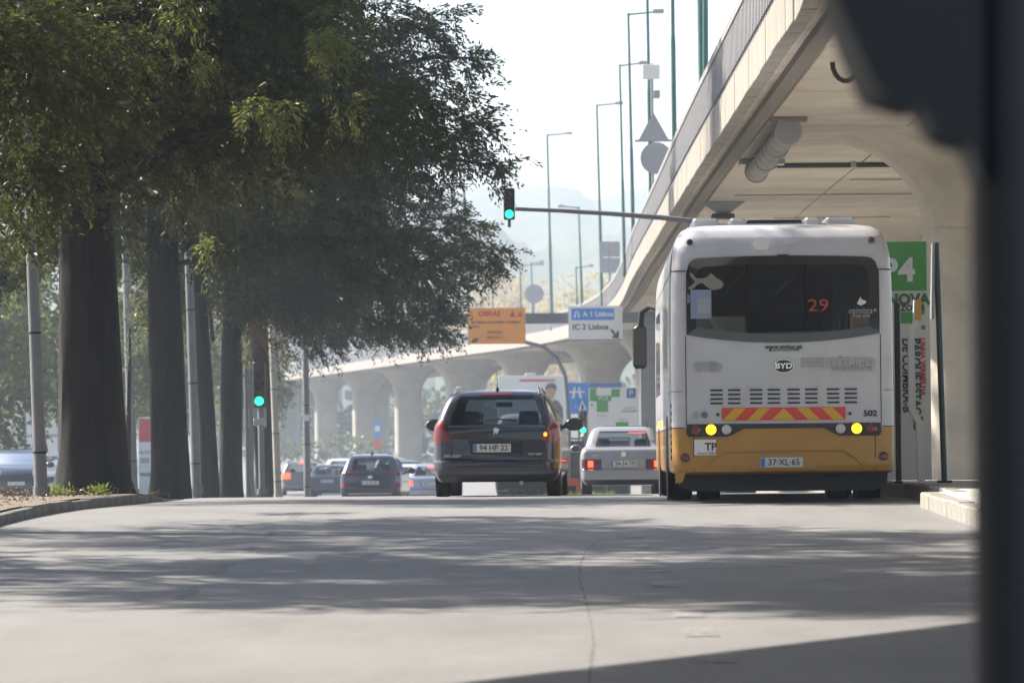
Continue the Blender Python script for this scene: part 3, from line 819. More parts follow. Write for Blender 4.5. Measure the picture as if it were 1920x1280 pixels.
# ------------------------------------------------------------------ poles at the bus stop
gz = zr1(58) + .165
b0 = at(1726, 905, 58); 
wp = thing('bus_stop_totem', 'white cranked bus stop post with a yellow tip right of the bus', 'bus stop', (b0.x, 58, gz))
def L(x, y, Y=58): p = at(x, y, Y); return (p.x - b0.x, 0, p.z - gz)
m = MB()
path = [(1727, 907), (1724, 792), (1710, 768), (1708, 625), (1717, 605), (1718, 562)]
wd = [11, 11, 11, 10, 9, 8]
vv = []
for (x, y), w_ in zip(path, wd):
    a = L(x - w_/2 - 1, y); b = L(x + w_/2 + 1, y)
    vv += [(a[0], -.05, max(a[2], 0)), (b[0], -.05, max(b[2], 0)), (b[0], .05, max(b[2], 0)), (a[0], .05, max(a[2], 0))]
ff = [(3, 2, 1, 0)]
for k in range(5):
    for i in range(4):
        j = (i+1) % 4; ff.append((k*4+i, k*4+j, k*4+4+j, k*4+4+i))
ff.append((20, 21, 22, 23))
m.add(vv, ff).build('post', mat('stop_post_white', (0.74, 0.73, 0.70), 0.5), wp)
a = L(1715, 600); b = L(1727, 562)
MB().box(a[0]+.01, b[0], -.058, -.052, a[2], b[2]).build('yellow_tip', M_chevy, wp)
b0 = at(1771, 908, 57)
gz = zr1(57) + .165
fp = thing('bus_stop_pole', 'dark green bus stop pole with its timetable panel seen edge-on', 'bus stop', (b0.x, 57, gz))
t_ = at(1755, 455, 57)
MB().tube([(0, 0, 0), (t_.x-b0.x, 0, t_.z-gz)], .038, 12).build('pole', mat('stop_green', (0.02, 0.045, 0.04), 0.5), fp, True)
a = at(1749, 598, 57); b = at(1752, 457, 57)
MB().add([(a.x-b0.x-.035, -.2, a.z-gz), (a.x-b0.x, -.2, a.z-gz), (a.x-b0.x+.02, .2, a.z-gz), (a.x-b0.x-.02, .2, a.z-gz),
          (b.x-b0.x-.045, -.2, b.z-gz), (b.x-b0.x-.01, -.2, b.z-gz), (b.x-b0.x+.02, .2, b.z-gz), (b.x-b0.x-.02, .2, b.z-gz)],
         [(3, 2, 1, 0), (4, 5, 6, 7), (0, 1, 5, 4), (1, 2, 6, 5), (2, 3, 7, 6), (3, 0, 4, 7)]).build('timetable_panel', M_greym, fp)
MB().box(-.09, .09, -.09, .09, 0, .03, .008).build('base_plate', M_blackm, fp)
b0 = at(1685, 895, 56.5); gz = zr1(56.5)+.165
bp = thing('shelter_post', 'slim black post close along the right side of the bus', 'post', (b0.x, 56.5, gz))
t_ = at(1683, 568, 56.5)
MB().box(-.032, .032, -.05, .05, 0, t_.z-gz, .01).build('upright', M_blackm, bp)
MB().box(-.05, .05, -.07, .07, 0, .03, .008).build('foot', M_blackm, bp)

# ------------------------------------------------------------------ vehicles: vertical lofts with real window openings
class Loft:
    """levels: (z, y_rear, y_front, half width, corner radius); origin under the rear bumper, y forward"""
    def __init__(s, levels, bow=0.06, bowf=0.25):
        a = np.array(levels, float); s.z0, s.z1 = a[0, 0], a[-1, 0]
        s.fn = [pchip(a[:, 0], a[:, i]) for i in range(1, 5)]
        s.bow, s.bowf = bow, bowf; s.zs = list(a[:, 0])
    def P(s, z, t):
        yr, yf, hw, r = [float(f(z)) for f in s.fn]
        sg = 1 if t >= 0 else -1; a = abs(t); w_ = hw - r
        yb = yr + s.bow*(w_/hw)**2; yt = yf - s.bowf*(w_/hw)**2
        rr = r
        if a <= 1: x, y = w_*a, yr + s.bow*(w_*a/hw)**2
        elif a <= 2:
            q = (a-1)*PI/2; x, y = w_ + rr*math.sin(q), yb + rr*(1-math.cos(q))
        elif a <= 3: x, y = hw, (yb+rr) + (yt-rr-yb-rr)*(a-2)
        elif a <= 4:
            q = (a-3)*PI/2; x, y = w_ + rr*math.cos(q), yt - rr*(1-math.sin(q))
        else:
            u = 5-a; x, y = w_*u, yf - s.bowf*(w_*u/hw)**2
        return Vector((sg*x, y, z))
    def N(s, z, t):
        e = 1e-3
        z_a, z_b = max(s.z0, z-e), min(s.z1, z+e)
        dz = s.P(z_b, t) - s.P(z_a, t); dt = s.P(z, t+e) - s.P(z, t-e)
        n = dt.cross(dz)
        return n.normalized() if n.length > 1e-12 else Vector((0, 0, 1))
    def body(s, windows, ts, zs=None):
        zz = set(np.round(np.linspace(s.z0, s.z1, 34), 4)) | set(np.round(s.zs, 4))
        for wd in windows: zz |= {round(wd[0], 4), round(wd[1], 4)}
        zz = sorted(zz); tt = set(np.round(ts, 4))
        for wd in windows: tt |= {round(wd[2], 4), round(wd[3], 4)}
        tt = sorted(t for t in tt if -5 < t <= 5)
        # drop near-duplicates that are not window edges
        v = []; f = []; n = len(tt)
        for z in zz:
            for t in tt: v.append(s.P(z, t))
        for k in range(len(zz)-1):
            zc = (zz[k]+zz[k+1])/2
            for i in range(n):
                j = (i+1) % n
                tc = (tt[i]+tt[j])/2 if j else (tt[i]+5)/2
                if any(w_[0] < zc < w_[1] and w_[2] < tc < w_[3] for w_ in windows): continue
                f.append((k*n+i, k*n+j, (k+1)*n+j, (k+1)*n+i))
        f.append(tuple((len(zz)-1)*n+i for i in range(n)))
        f.append(tuple(range(n-1, -1, -1)))
        m = MB(); m.add(v, f)
        return m
    def patch(s, z0, z1, t0, t1, off, nz=6, nt=10, thick=0.0, zfun=None):
        m = MB(); v = []
        for k in range(nz+1):
            for i in range(nt+1):
                u = i/nt; t = t0+(t1-t0)*u
                a, b = (z0, z1) if zfun is None else zfun(u)
                z = a+(b-a)*k/nz
                v.append(s.P(z, t) + s.N(z, t)*off)
        f = [(k*(nt+1)+i, k*(nt+1)+i+1, (k+1)*(nt+1)+i+1, (k+1)*(nt+1)+i) for k in range(nz) for i in range(nt)]
        return m.add(v, f)

TS = sorted(set([-1, -.75, -.5, -.25, 0, .25, .5, .75, 1] + [1+i/5 for i in range(1, 5)] + [2, 2.2, 2.4, 2.6, 2.8, 3] + [3+i/4 for i in range(1, 4)] + [4, 4.25, 4.5, 4.75, 5] +
              [-1-i/5 for i in range(1, 5)] + [-2, -2.2, -2.4, -2.6, -2.8, -3] + [-3-i/4 for i in range(1, 4)] + [-4, -4.25, -4.5, -4.75]))

def wheel(parent, x, y, r=.31, wdt=.2, side=1, rim=True):
    o = bpy.data.objects.new('wheel', None); COL.objects.link(o); o.parent = parent; o.location = (x, y, r)
    b = wdt/2
    MB().lathe([(r*.62, -b), (r*.93, -b), (r, -b*.72), (r, b*.72), (r*.93, b), (r*.62, b)], 28, axis='x').build('tyre', M_tyre, o, True)
    if rim:
        m = MB().lathe([(r*.60, side*b*.35), (r*.63, side*b*.96), (r*.56, side*b*.85), (r*.5, side*b*.6)], 24, axis='x')
        for k in range(5):
            a = 2*PI*k/5
            m.tube([(side*b*.75, 0, 0), (side*b*.8, r*.56*math.cos(a), r*.56*math.sin(a))], r*.09, 6)
        m.build('rim', M_rim, o)
    return o

def plate(parent, x, y, z, txt, wdt=.52, h=.11, yellow=False):
    o = MB().prism(rrect(x-wdt/2, x+wdt/2, z-h/2, z+h/2, .008), y-.012, y).build('number_plate', M_plate, parent)
    MB().box(x-wdt/2+.004, x-wdt/2+.05, y-.015, y-.0125, z-h/2+.004, z+h/2-.004).build('blue_band', M_plateb, o)
    if yellow: MB().box(x+wdt/2-.05, x+wdt/2-.004, y-.015, y-.0125, z-h/2+.004, z+h/2-.004).build('yellow_band', M_platey, o)
    t = text(txt, h*.92, M_ink, o, (x+.025, y-.0145, z-.002), sx=.98, bold=.0015, ext=.001)
    return o

def mirror(parent, x, y, z, side, m, s=1.0, stalk=.10):
    o = MB()
    n = 12
    prof = [(0.02, -.11), (.075, -.09), (.10, -.02), (.095, .05), (.06, .10), (.01, .11)]
    mb = MB().lathe(prof, 16, axis='y')
    vs = [((v[0]*1.25)*s, v[1]*.75*s, v[2]*.85*s) for v in mb.v]
    ob = link_mesh('door_mirror', [(a+x+side*(stalk+.1*s), b+y, c+z) for a, b, c in vs], mb.f, m, parent, True)
    MB().tube([(x, y, z-.03), (x+side*stalk*1.1, y, z-.03)], .025*s, 8).build('stalk', M_black, ob)
    MB().prism(disc(x+side*(stalk+.1*s), z, .10*s, .07*s, 16), y-.088*s, y-.084*s).build('mirror_glass', M_sigoff, ob)
    return ob

def seats(parent, hw, y0, zt, rows=2, step=.95):
    for k in range(rows):
        for x in (-.36, .36):
            x *= hw/.8; y = y0 + k*step
            m = MB().box(x-.23, x+.23, y, y+.12, .35, zt-.22, .03)
            m.box(x-.12, x+.12, y+.02, y+.11, zt-.21, zt, .03)
            m.box(x-.05, x+.05, y+.04, y+.08, zt-.23, zt-.2)
            m.box(x-.24, x+.24, y+.1, y+.55, .3, .47, .03)
            m.build('seat', M_seat, parent)
    MB().box(-hw*.8, hw*.8, y0-.3, y0+rows*step+.9, .26, .29).build('cabin_floor', M_seat, parent)
    MB().box(-hw*.8, hw*.8, y0+rows*step+.45, y0+rows*step+.75, .55, zt-.32, .04).build('dashboard', M_seat, parent)

def vehicle(name, label, cat, levels, loc, yaw, paint, glassm, rear_win, side_wins, front_win, wheel_y, wheel_r, track, bow=.06, bowf=.25,
            clad=None, seats_at=None, group=None, roll=0.0, wheel_w=.2):
    o = thing(name, label, cat, (loc[0], loc[1], zr1(loc[1]) + (loc[2] if len(loc) > 2 else 0)), (slope(loc[1] + (2 if abs(yaw) < 1 else -2)) * (1 if abs(yaw) < 1 else -1), roll, yaw), group)
    lf = Loft(levels, bow, bowf)
    wins = []
    if rear_win: wins.append((rear_win[0], rear_win[1], -rear_win[2], rear_win[2]))
    for (a, b, c, d) in side_wins: wins += [(a, b, c, d), (a, b, -d, -c)]
    if front_win: wins += [(front_win[0], front_win[1], 5-front_win[2], 5.01), (front_win[0], front_win[1], -5.01, -5+front_win[2])]
    ex = [rear_win[2]] if rear_win else []
    lf.body(wins, TS).build('body', paint, o, True)
    if rear_win: lf.patch(rear_win[0]-.004, rear_win[1]+.004, -rear_win[2]-.01, rear_win[2]+.01, .004, 10, 16).build('rear_window', glassm, o, True)
    for (a, b, c, d) in side_wins:
        for sg in (1, -1):
            lf.patch(a, b, sg*c, sg*d, .003, 8, 8).build('side_window', glassm, o, True)
    if front_win:
        for sg in (1, -1):
            pass
        m = MB(); v = []; nz, ntt = 8, 14
        for k in range(nz+1):
            z = front_win[0]+(front_win[1]-front_win[0])*k/nz
            for i in range(ntt+1):
                u = (i/ntt*2-1)*front_win[2]; t = (5-abs(u))*(1 if u >= 0 else -1)
                p_ = lf.P(z, t); v.append(p_ + Vector((0, .003, .003)))
        m.add(v, [(k*(ntt+1)+i, k*(ntt+1)+i+1, (k+1)*(ntt+1)+i+1, (k+1)*(ntt+1)+i) for k in range(nz) for i in range(ntt)])
        m.build('windscreen', G_clear, o, True)
    for y in wheel_y:
        for sg in (1, -1):
            wheel(o, sg*track, y, wheel_r, wheel_w, sg)
            hwl = float(lf.fn[2](wheel_r))
            MB().lathe([(wheel_r*1.14, -.012), (wheel_r*1.14, .012)], 28, c=(sg*(hwl-.006), y, wheel_r), axis='x').build('wheel_arch', M_blackm, o)
    if clad:
        lf.patch(lf.z0, clad, -2.999, 2.999, .006, 5, 60).build('lower_cladding', M_black, o, True)
    if seats_at: seats(o, levels[3][3], *seats_at)
    return o, lf

# ---- dark estate car, the middle of the picture
estate = [(.20, .10, 3.95, .78, .10), (.26, .03, 4.02, .83, .16), (.36, .0, 4.12, .862, .2), (.47, .005, 4.14, .872, .22), (.50, .05, 4.13, .874, .2), (.62, .06, 4.08, .875, .2),
          (.78, .07, 3.95, .873, .2), (.92, .075, 3.45, .862, .19), (.965, .085, 3.05, .85, .18), (1.0, .10, 2.98, .835, .17), (1.2, .19, 2.62, .765, .16),
          (1.36, .28, 2.3, .68, .15), (1.41, .33, 2.15, .635, .15), (1.445, .42, 1.95, .55, .18), (1.468, .62, 1.7, .40, .18)]
X0 = at(931, 935, 62)
car, lf = vehicle('estate_car', 'dark anthracite estate car with roof rails and plate 94 HP 22', 'car', estate, (X0.x, 62, 0), R(-2.6), P_dark, G_dark,
    (.99, 1.375, .95), [(1.0, 1.34, 2.10, 2.40), (1.0, 1.34, 2.43, 2.66), (1.0, 1.34, 2.69, 2.97)], (1.0, 1.36, .93), (.72, 3.25), .305, .765, seats_at=(.95, 1.18))
C = lambda x: (x - 931)/137.0
CZ = lambda y: (935 - y)/137.0
for sg in (1, -1):
    a, b = sorted((sg*.92, sg*1.75))
    def zf(u, sg=sg):
        q = u if sg > 0 else 1-u
        return (.735 + .03*abs(q-.4), .80 + .245*(1-(abs(q-.62)/.62)**2.2)) if q < .62 else (.735+.03*abs(q-.4), 1.045 - .05*((q-.62)/.38)**2)
    lf.patch(.74, 1.04, a, b, .016, 8, 14, zfun=zf).build('tail_light', M_red, car, True)
    yq = lf.P(.80, 1.05).y - .03
o = MB().prism(disc(C(1023), CZ(819), .026, .03), lf.P(.87, 1.0).y-.022, lf.P(.87, 1.0).y+.02).build('turn_signal', M_amberb, car)
def flat_y(z, x=0.0):
    t = x/(float(lf.fn[2](z)) - float(lf.fn[3](z))); return lf.P(z, max(-1, min(1, t))).y
# boot lid seams, plate recess, handle bar, bumper line, lettering
M_seam = M_blackm
lf.patch(.955, .968, -.99, .99, .003, 1, 16).build('chrome_crease', P_grey, car)
MB().box(-.40, .40, flat_y(.74)-.016, flat_y(.74)+.02, .735, .765, .008).build('handle_bar', M_black, car)
MB().box(-.36, .36, flat_y(.66)-.006, flat_y(.66)+.02, .585, .735, .01).build('plate_recess', M_blackm, car)
plate(car, -.06, flat_y(.66)-.008, .665, '94 HP 22', .52, .115)
for sg in (1, -1):
    lf.patch(.50, .735, sg*.90, sg*.915, .004, 4, 1).build('seam', M_seam, car)
lf.patch(.490, .502, -.99, .99, .004, 1, 16).build('seam', M_seam, car)
lf.patch(.205, .30, -1.5, 1.5, .006, 3, 20).build('bumper_skirt', M_black, car, True)
lf.patch(.395, .41, -.95, .95, .010, 1, 14).build('bumper_strip', M_black, car, True)
text('PEUGEOT', .052, M_chrome, car, (-.56, flat_y(.565, .56)-.004, .555), sx=1.35, align='CENTER')
text('207 SW', .05, M_chrome, car, (.53, flat_y(.565, .53)-.004, .575), sx=1.2)
lion = [(-.05, -.045), (-.03, -.05), (-.022, -.028), (-.005, -.022), (.012, -.05), (.03, -.052), (.02, -.02), (.026, 0), (.05, -.008), (.052, .006), (.03, .016), (.05, .03), (.045, .042), (.022, .032), (.01, .05),
        (-.018, .056), (-.03, .042), (-.05, .046), (-.048, .03), (-.028, .024), (-.055, .008), (-.05, -.004), (-.024, .0), (-.034, -.02)]
MB().prism([(x*.85, z*.85 + .895) for x, z in lion], flat_y(.895)-.014, flat_y(.895)+.01).build('emblem', M_chrome, car)
MB().tube([(-.25, flat_y(1.02)-.02, 1.03), (.02, flat_y(1.02)-.03, 1.06), (.28, flat_y(1.02)-.01, 1.035)], .012, 6).build('rear_wiper', M_blackm, car)
lf.patch(1.385, 1.41, -.42, .42, .012, 2, 8).build('third_brake_light', M_red, car)
lf.patch(1.375, 1.425, -1.0, 1.0, .006, 3, 14).build('spoiler', P_dark, car, True)
for sg in (1, -1):
    MB().tube([(sg*.60, .42, 1.40), (sg*.585, .46, 1.475), (sg*.57, .62, 1.50), (sg*.56, 1.6, 1.51), (sg*.58, 2.05, 1.475), (sg*.6, 2.12, 1.40)], [.026, .024, .022, .022, .022, .022], 8).build('roof_rail', M_chrome, car, True)
    mirror(car, sg*.80, 2.55, 1.01, sg, P_dark, 1.15, .08)
m = MB().tube([(0, .52, 1.45), (0, .49, 1.50)], [.03, .012], 8); m.tube([(0, .49, 1.49), (0, .40, 1.72)], [.006, .004], 6)
m.build('aerial', M_blackm, car)
MB().box(-.12, .12, 2.35, 2.4, 1.26, 1.33, .015).build('inner_mirror', M_blackm, car)
MB().tube([(.34, .14, .19), (.34, -.01, .185)], .03, 8).build('exhaust', M_greym, car)

# ---- white saloon in front of the bus
sal = [(.20, .10, 4.25, .74, .12), (.27, .03, 4.36, .80, .12), (.36, .0, 4.40, .825, .12), (.49, .005, 4.41, .835, .12), (.51, .06, 4.40, .838, .12), (.72, .08, 4.30, .84, .12),
       (.84, .10, 3.9, .832, .12), (.90, .14, 3.3, .815, .14), (.93, .30, 3.05, .79, .16), (.955, .72, 2.95, .755, .16), (1.1, .90, 2.70, .70, .15), (1.27, 1.12, 2.4, .625, .14),
       (1.32, 1.22, 2.25, .58, .16), (1.36, 1.45, 2.0, .46, .18), (1.375, 1.7, 1.8, .35, .18)]
X0 = at(1170, 927, 89)
mc, lf = vehicle('saloon_car', 'old silver white saloon with lit tail lights, left of the bus', 'car', sal, (X0.x, 89, 0), R(-0.5), P_silver, G_clear,
    (.96, 1.265, .93), [(.97, 1.26, 2.12, 2.48), (.97, 1.26, 2.53, 2.94)], (.97, 1.26, .93), (.88, 3.5), .305, .72, bow=.03, seats_at=(1.5, 1.12))
for sg in (1, -1):
    a, b = sorted((sg*.60, sg*1.6))
    lf.patch(.515, .70, a, b, .012, 4, 10).build('tail_light', mat('lens_dark_red', (.10, .008, .008), .25, coat=.5), mc, True)
    y_ = lf.P(.6, 0).y - .018
    a, b = sorted((sg*.60, sg*.70)); MB().box(a, b, y_, y_+.02, .545, .67).build('lit_lamp', M_redlit, mc)
lf.patch(.515, .70, -.60, .60, .008, 2, 6).build('plate_panel', M_gpanel, mc)
plate(mc, 0, lf.P(.6, 0).y-.012, .61, '34-34-TP', .52, .115, True)
lf.patch(.488, .512, -1.9, 1.9, .012, 1, 24).build('chrome_strip', M_chrome, mc)
lf.patch(.20, .30, -1.6, 1.6, .005, 2, 20).build('bumper_skirt', M_black, mc, True)
text('190 E', .06, M_chrome, mc, (-.56, lf.P(.78, 0).y-.006, .765))
MB().prism(disc(0, .80, .05, .05, 16), lf.P(.80, 0).y-.012, lf.P(.80, 0).y).build('emblem', M_chrome, mc)
y_ = lf.P(1.22, 0).y - .01
MB().box(.12, .46, y_+.05, y_+.08, 1.225, 1.245).build('third_brake_light', M_redlit, mc)
for sg in (1, -1): mirror(mc, sg*.78, 2.75, .95, sg, P_silver, .9, .06)
MB().tube([(.5, 1.5, 1.36), (.5, 1.48, 1.42)], .012, 6).build('aerial', M_blackm, mc)

# ---- background cars
suv = [(.22, .08, 4.05, .78, .12), (.35, .0, 4.12, .86, .16), (.55, .0, 4.14, .892, .18), (.72, .05, 4.1, .9, .2), (.90, .06, 3.9, .89, .2), (.99, .09, 3.4, .87, .18), (1.04, .12, 3.05, .84, .17),
       (1.24, .26, 2.7, .77, .16), (1.42, .40, 2.35, .69, .15), (1.48, .46, 2.2, .63, .16), (1.535, .75, 1.9, .46, .18), (1.55, 1.0, 1.6, .34, .18)]
X0 = at(694, 945, 133)
k, lf = vehicle('crossover_car', 'dark grey crossover behind the slim signal posts, left of the dark estate car', 'car', suv, (X0.x, 133, 0), R(-3), P_navy, G_dark,
    (1.05, 1.41, .88), [(1.06, 1.40, 2.1, 2.42), (1.06, 1.40, 2.46, 2.94)], (1.06, 1.4, .93), (.75, 3.35), .33, .78, clad=.45, seats_at=(1.1, 1.25))
for sg in (1, -1):
    a, b = sorted((sg*.55, sg*1.55)); lf.patch(.93, 1.0, a, b, .012, 3, 10).build('tail_light', M_red, k, True)
    a, b = sorted((sg*.82, sg*1.6)); lf.patch(.56, .68, a, b, .014, 3, 10).build('fog_light', M_red, k, True)
    MB().tube([(sg*.66, .6, 1.50), (sg*.63, .75, 1.555), (sg*.62, 2.0, 1.56), (sg*.66, 2.2, 1.49)], .022, 6).build('roof_rail', M_chrome, k, True)
    mirror(k, sg*.84, 2.6, 1.06, sg, P_navy, 1.1, .08)
plate(k, 0, lf.P(.68, 0).y-.014, .70, '12-VL-45')
MB().prism(disc(0, .87, .075, .045, 16), lf.P(.87, 0).y-.014, lf.P(.87, 0).y).build('emblem', M_chrome, k)
lf.patch(.36, .40, -.9, .9, .014, 1, 12).build('silver_skid_strip', M_rim, k)
MB().box(-.03, .03, .72, .95, 1.54, 1.62, .01).build('fin_aerial', M_black, k)
MB().tube([(-.3, lf.P(1.07, 0).y-.03, 1.08), (.3, lf.P(1.07, 0).y-.03, 1.12)], .012, 6).build('rear_wiper', M_blackm, k)

def simple_car(name, label, lv, x, y, Y, yaw, paint, lit, kind, group=None, platetxt=None):
    X0 = at(x, y, Y)
    if kind == 'saloon':
        rw, sw, fw = (.965, 1.26, .92), [(.98, 1.25, 2.12, 2.48), (.98, 1.25, 2.53, 2.94)], (.98, 1.25, .93)
    else:
        rw, sw, fw = (1.0, 1.36, .88), [(1.01, 1.33, 2.1, 2.42), (1.01, 1.33, 2.46, 2.94)], (1.01, 1.35, .93)
    o, lf = vehicle(name, label, 'car', lv, (X0.x, Y, 0), yaw, paint, G_car, rw, sw, fw, (.8, 3.4), .31, .75, seats_at=(1.2, 1.15), group=group)
    z0, z1 = (.62, .80) if kind == 'saloon' else (.74, .98)
    for sg in (1, -1):
        a, b = sorted((sg*.74, sg*1.7)); lf.patch(z0, z1, a, b, .014, 3, 10).build('tail_light', M_redlit if lit else M_red, o, True)
        mirror(o, sg*.80, 2.65, .98, sg, paint, 1.0, .07)
    if lit:
        zc = 1.22 if kind == 'saloon' else 1.375
        lf.patch(zc, zc+.03, -.25, .25, .02, 1, 4).build('third_brake_light', M_redlit, o)
    if platetxt: plate(o, 0, lf.P(.68 if kind == 'saloon' else .64, 0).y-.014, .69 if kind == 'saloon' else .62, platetxt)
    lf.patch(lv[0][0], .32, -1.7, 1.7, .006, 2, 16).build('bumper_skirt', M_black, o, True)
    lf.patch(.50, .51, -1.2, 1.2, .006, 1, 12).build('seam', M_blackm, o)
    return o
hatch = [tuple(a) for a in estate]
G = 'cars queueing beyond the crest of the road'
simple_car('saloon_car', 'silver blue saloon with glowing brake lights, between crossover and dark estate car', sal, 803, 930, 152, R(-4), P_silverb, True, 'saloon', G, '60-TL-11')
simple_car('saloon_car', 'dark blue saloon right of the slim grey lamp post', sal, 613, 925, 185, R(-2), P_navy, False, 'saloon', G, '83-QX-20')
simple_car('estate_car', 'grey estate car with red brake light, leftmost in the queue', hatch, 566, 925, 196, R(3), P_grey, True, 'hatch', G)
simple_car('hatchback_car', 'white car roof showing above the dark blue saloon', hatch, 640, 915, 222, R(-2), P_white, False, 'hatch', G)
simple_car('hatchback_car', 'pale car roof showing just right of the crossover roof', hatch, 732, 912, 226, R(-3), P_silver, False, 'hatch', G)
simple_car('saloon_car', 'white saloon half hidden behind the silver blue saloon', sal, 765, 925, 176, R(-3), P_white, False, 'saloon', G)
simple_car('hatchback_car', 'dark car with roof bar, behind the white saloon', hatch, 752, 915, 200, R(-3), P_grey, False, 'hatch', G)

# white van mostly hidden by the estate car
vanl = [(.25, .06, 4.9, .92, .1), (.4, 0, 5.0, .98, .12), (.9, 0, 5.0, 1.0, .12), (1.2, .01, 4.8, 1.0, .12), (1.5, .03, 4.2, .98, .12), (2.1, .08, 3.8, .93, .14), (2.4, .14, 3.5, .86, .16), (2.5, .3, 3.3, .75, .2), (2.54, .6, 3.0, .6, .2)]
X0 = at(996, 925, 126)
v_, lf = vehicle('van', 'white van mostly hidden behind the dark estate car', 'van', vanl, (X0.x, 126, 0), R(-1), P_white, G_dark, (1.45, 2.0, .85), [(1.45, 2.0, 2.7, 2.95)], (1.35, 2.1, .9), (1.0, 4.1), .33, .85, clad=.75)
for sg in (1, -1):
    a, b = sorted((sg*.92, sg*1.8)); lf.patch(1.0, 1.45, a, b, .014, 4, 8).build('tail_light', M_red, v_, True)
lf.patch(2.20, 2.26, .60, .98, .02, 1, 4).build('high_brake_light', M_redlit, v_)
lf.patch(.4, 2.45, -.01, .01, .004, 8, 1).build('door_seam', M_blackm, v_)

# parked cars on the side road, facing the camera
def parked(label, x, y, Y, paint, yaw):
    X0 = at(x, y, Y)
    o, lf = vehicle('parked_car', label, 'car', suv, (X0.x, Y+4.1, 0), PI+yaw, paint, G_car, (1.05, 1.41, .88), [(1.06, 1.40, 2.1, 2.42), (1.06, 1.40, 2.46, 2.94)], (1.06, 1.4, .93), (.75, 3.35), .33, .78, clad=.4, seats_at=(1.1, 1.25), group='cars parked on the side road')
    o.location.z = zr1(Y) + .25
    for sg in (1, -1):
        a, b = sorted((sg*3.45, sg*4.3)); lf.patch(.70, .86, a, b, .014, 3, 10).build('head_light', M_lampw, o, True)
        mirror(o, sg*.84, 2.7, 1.05, sg, paint, 1.1, .08)
    for (s0, s1) in ((4.35, 4.999), (-4.999, -4.35)):
        lf.patch(.52, .72, s0, s1, .012, 3, 6).build('grille', M_black, o)
    f = lf.P(.45, 4.999)
    MB().box(-.26, .26, f.y, f.y+.02, .42, .53).build('number_plate', M_plate, o)
    return o
parked('dark parked car facing the camera at the left edge of the picture', 4, 930, 137, P_navy, R(6))
parked('pale blue parked car between the lamp post and the big trunk', 92, 930, 146, P_silverb, R(4))

# ------------------------------------------------------------------ the bus
busl = [(.33, .10, 11.9, 1.22, .12), (.36, .02, 11.95, 1.262, .13), (.45, .0, 12.0, 1.272, .13), (.87, 0, 12.0, 1.275, .13), (1.8, .005, 12.0, 1.275, .13), (2.5, .03, 11.95, 1.268, .14),
        (2.8, .06, 11.9, 1.255, .16), (2.95, .09, 11.88, 1.235, .18), (3.06, .14, 11.85, 1.20, .21), (3.14, .22, 11.8, 1.14, .25), (3.19, .34, 11.7, 1.06, .28), (3.215, .55, 11.5, .92, .3)]
X0 = at(1470, 945, 52)
bus = thing('city_bus', 'white and yellow city bus at the kerb with amber hazard lights on', 'bus', (X0.x, 52, zr1(52)), (slope(57), 0, R(-0.9)))
lf = Loft(busl, bow=.012, bowf=.25)
wins = [(1.94, 2.74, -.90, .90), (1.25, 2.5, 4.05, 5.01), (1.25, 2.5, -5.01, -4.05)]
sw = [(1.35, 2.45, 2.08+i*.145, 2.21+i*.145) for i in range(6)]
for i, a in enumerate(sw): wins += [a] + ([(a[0], a[1], -a[3], -a[2])] if i > 3 else [])
bm = lf.body(wins, TS + [4.05, -4.05])
# split the shell into white above and yellow below the waist line
ZY = .87
def sub(mb, keep):
    return [f for f in mb.f if keep(sum(mb.v[i][2] for i in f)/len(f))]
for nm, kp, mm in (('body', lambda z: z > ZY, M_white), ('skirt', lambda z: z <= ZY, M_yellow)):
    m = MB(); m.v = list(bm.v); m.f = sub(bm, kp); m.build(nm, mm, bus, True)
for i, a in enumerate(sw):
    for sg in ((1, -1) if i > 3 else (1,)): lf.patch(a[0], a[1], sg*a[2], sg*a[3], .004, 3, 3).build('side_window', G_bus, bus, True)
for sg in (1, -1): lf.patch(1.25, 2.5, sg*4.05, sg*4.999, .004, 6, 14).build('windscreen', G_clear, bus, True)
BX = lambda x: (x - 1470)/163.0
BZ = lambda y: (945 - y)/163.0
yb = lambda z: lf.P(z, 0).y
# rear window: glass with black printed border, curved top and bottom
def rear_outline(grow):
    p = []; n = 60
    x0, x1 = BX(1291)-grow, BX(1652)+grow
    for i in range(n+1):
        u = i/n; x = x0 + (x1-x0)*u; p.append((x, BZ(630) - .10*(1-(2*u-1)**2) - grow))
    for i in range(n+1):
        u = 1-i/n; x = x0 + (x1-x0)*u
        e = abs(2*u-1); q = max(0, (e-.88)/.12)
        p.append((x, BZ(483) - .03*e*e - .17*(1-math.sqrt(max(0, 1-q*q))) + grow))
    return p
outer = rear_outline(0); inner = [(x*.895, 2.34 + (z-2.34)*.80) for x, z in outer]
def ring(mb, o_, i_, off):
    n = len(o_)
    vs = [(x, yb(z)-off, z) for x, z in o_] + [(x, yb(z)-off, z) for x, z in i_]
    vs += [(x, yb(z)+.004, z) for x, z in o_]
    fs = []
    for k in range(n):
        j = (k+1) % n
        fs += [(k, j, n+j, n+k), (2*n+k, 2*n+j, j, k)]
    return mb.add(vs, fs)
M_frit = mat('printed_black_border', (.01, .01, .012), .08, coat=.6)
rw = ring(MB(), outer, inner, .012).build('rear_window', M_frit, bus)
m = MB(); vs = [(x, yb(z)-.010, z) for x, z in inner] ; m.add(vs, [tuple(range(len(vs)))]); m.build('pane', G_bus, rw)
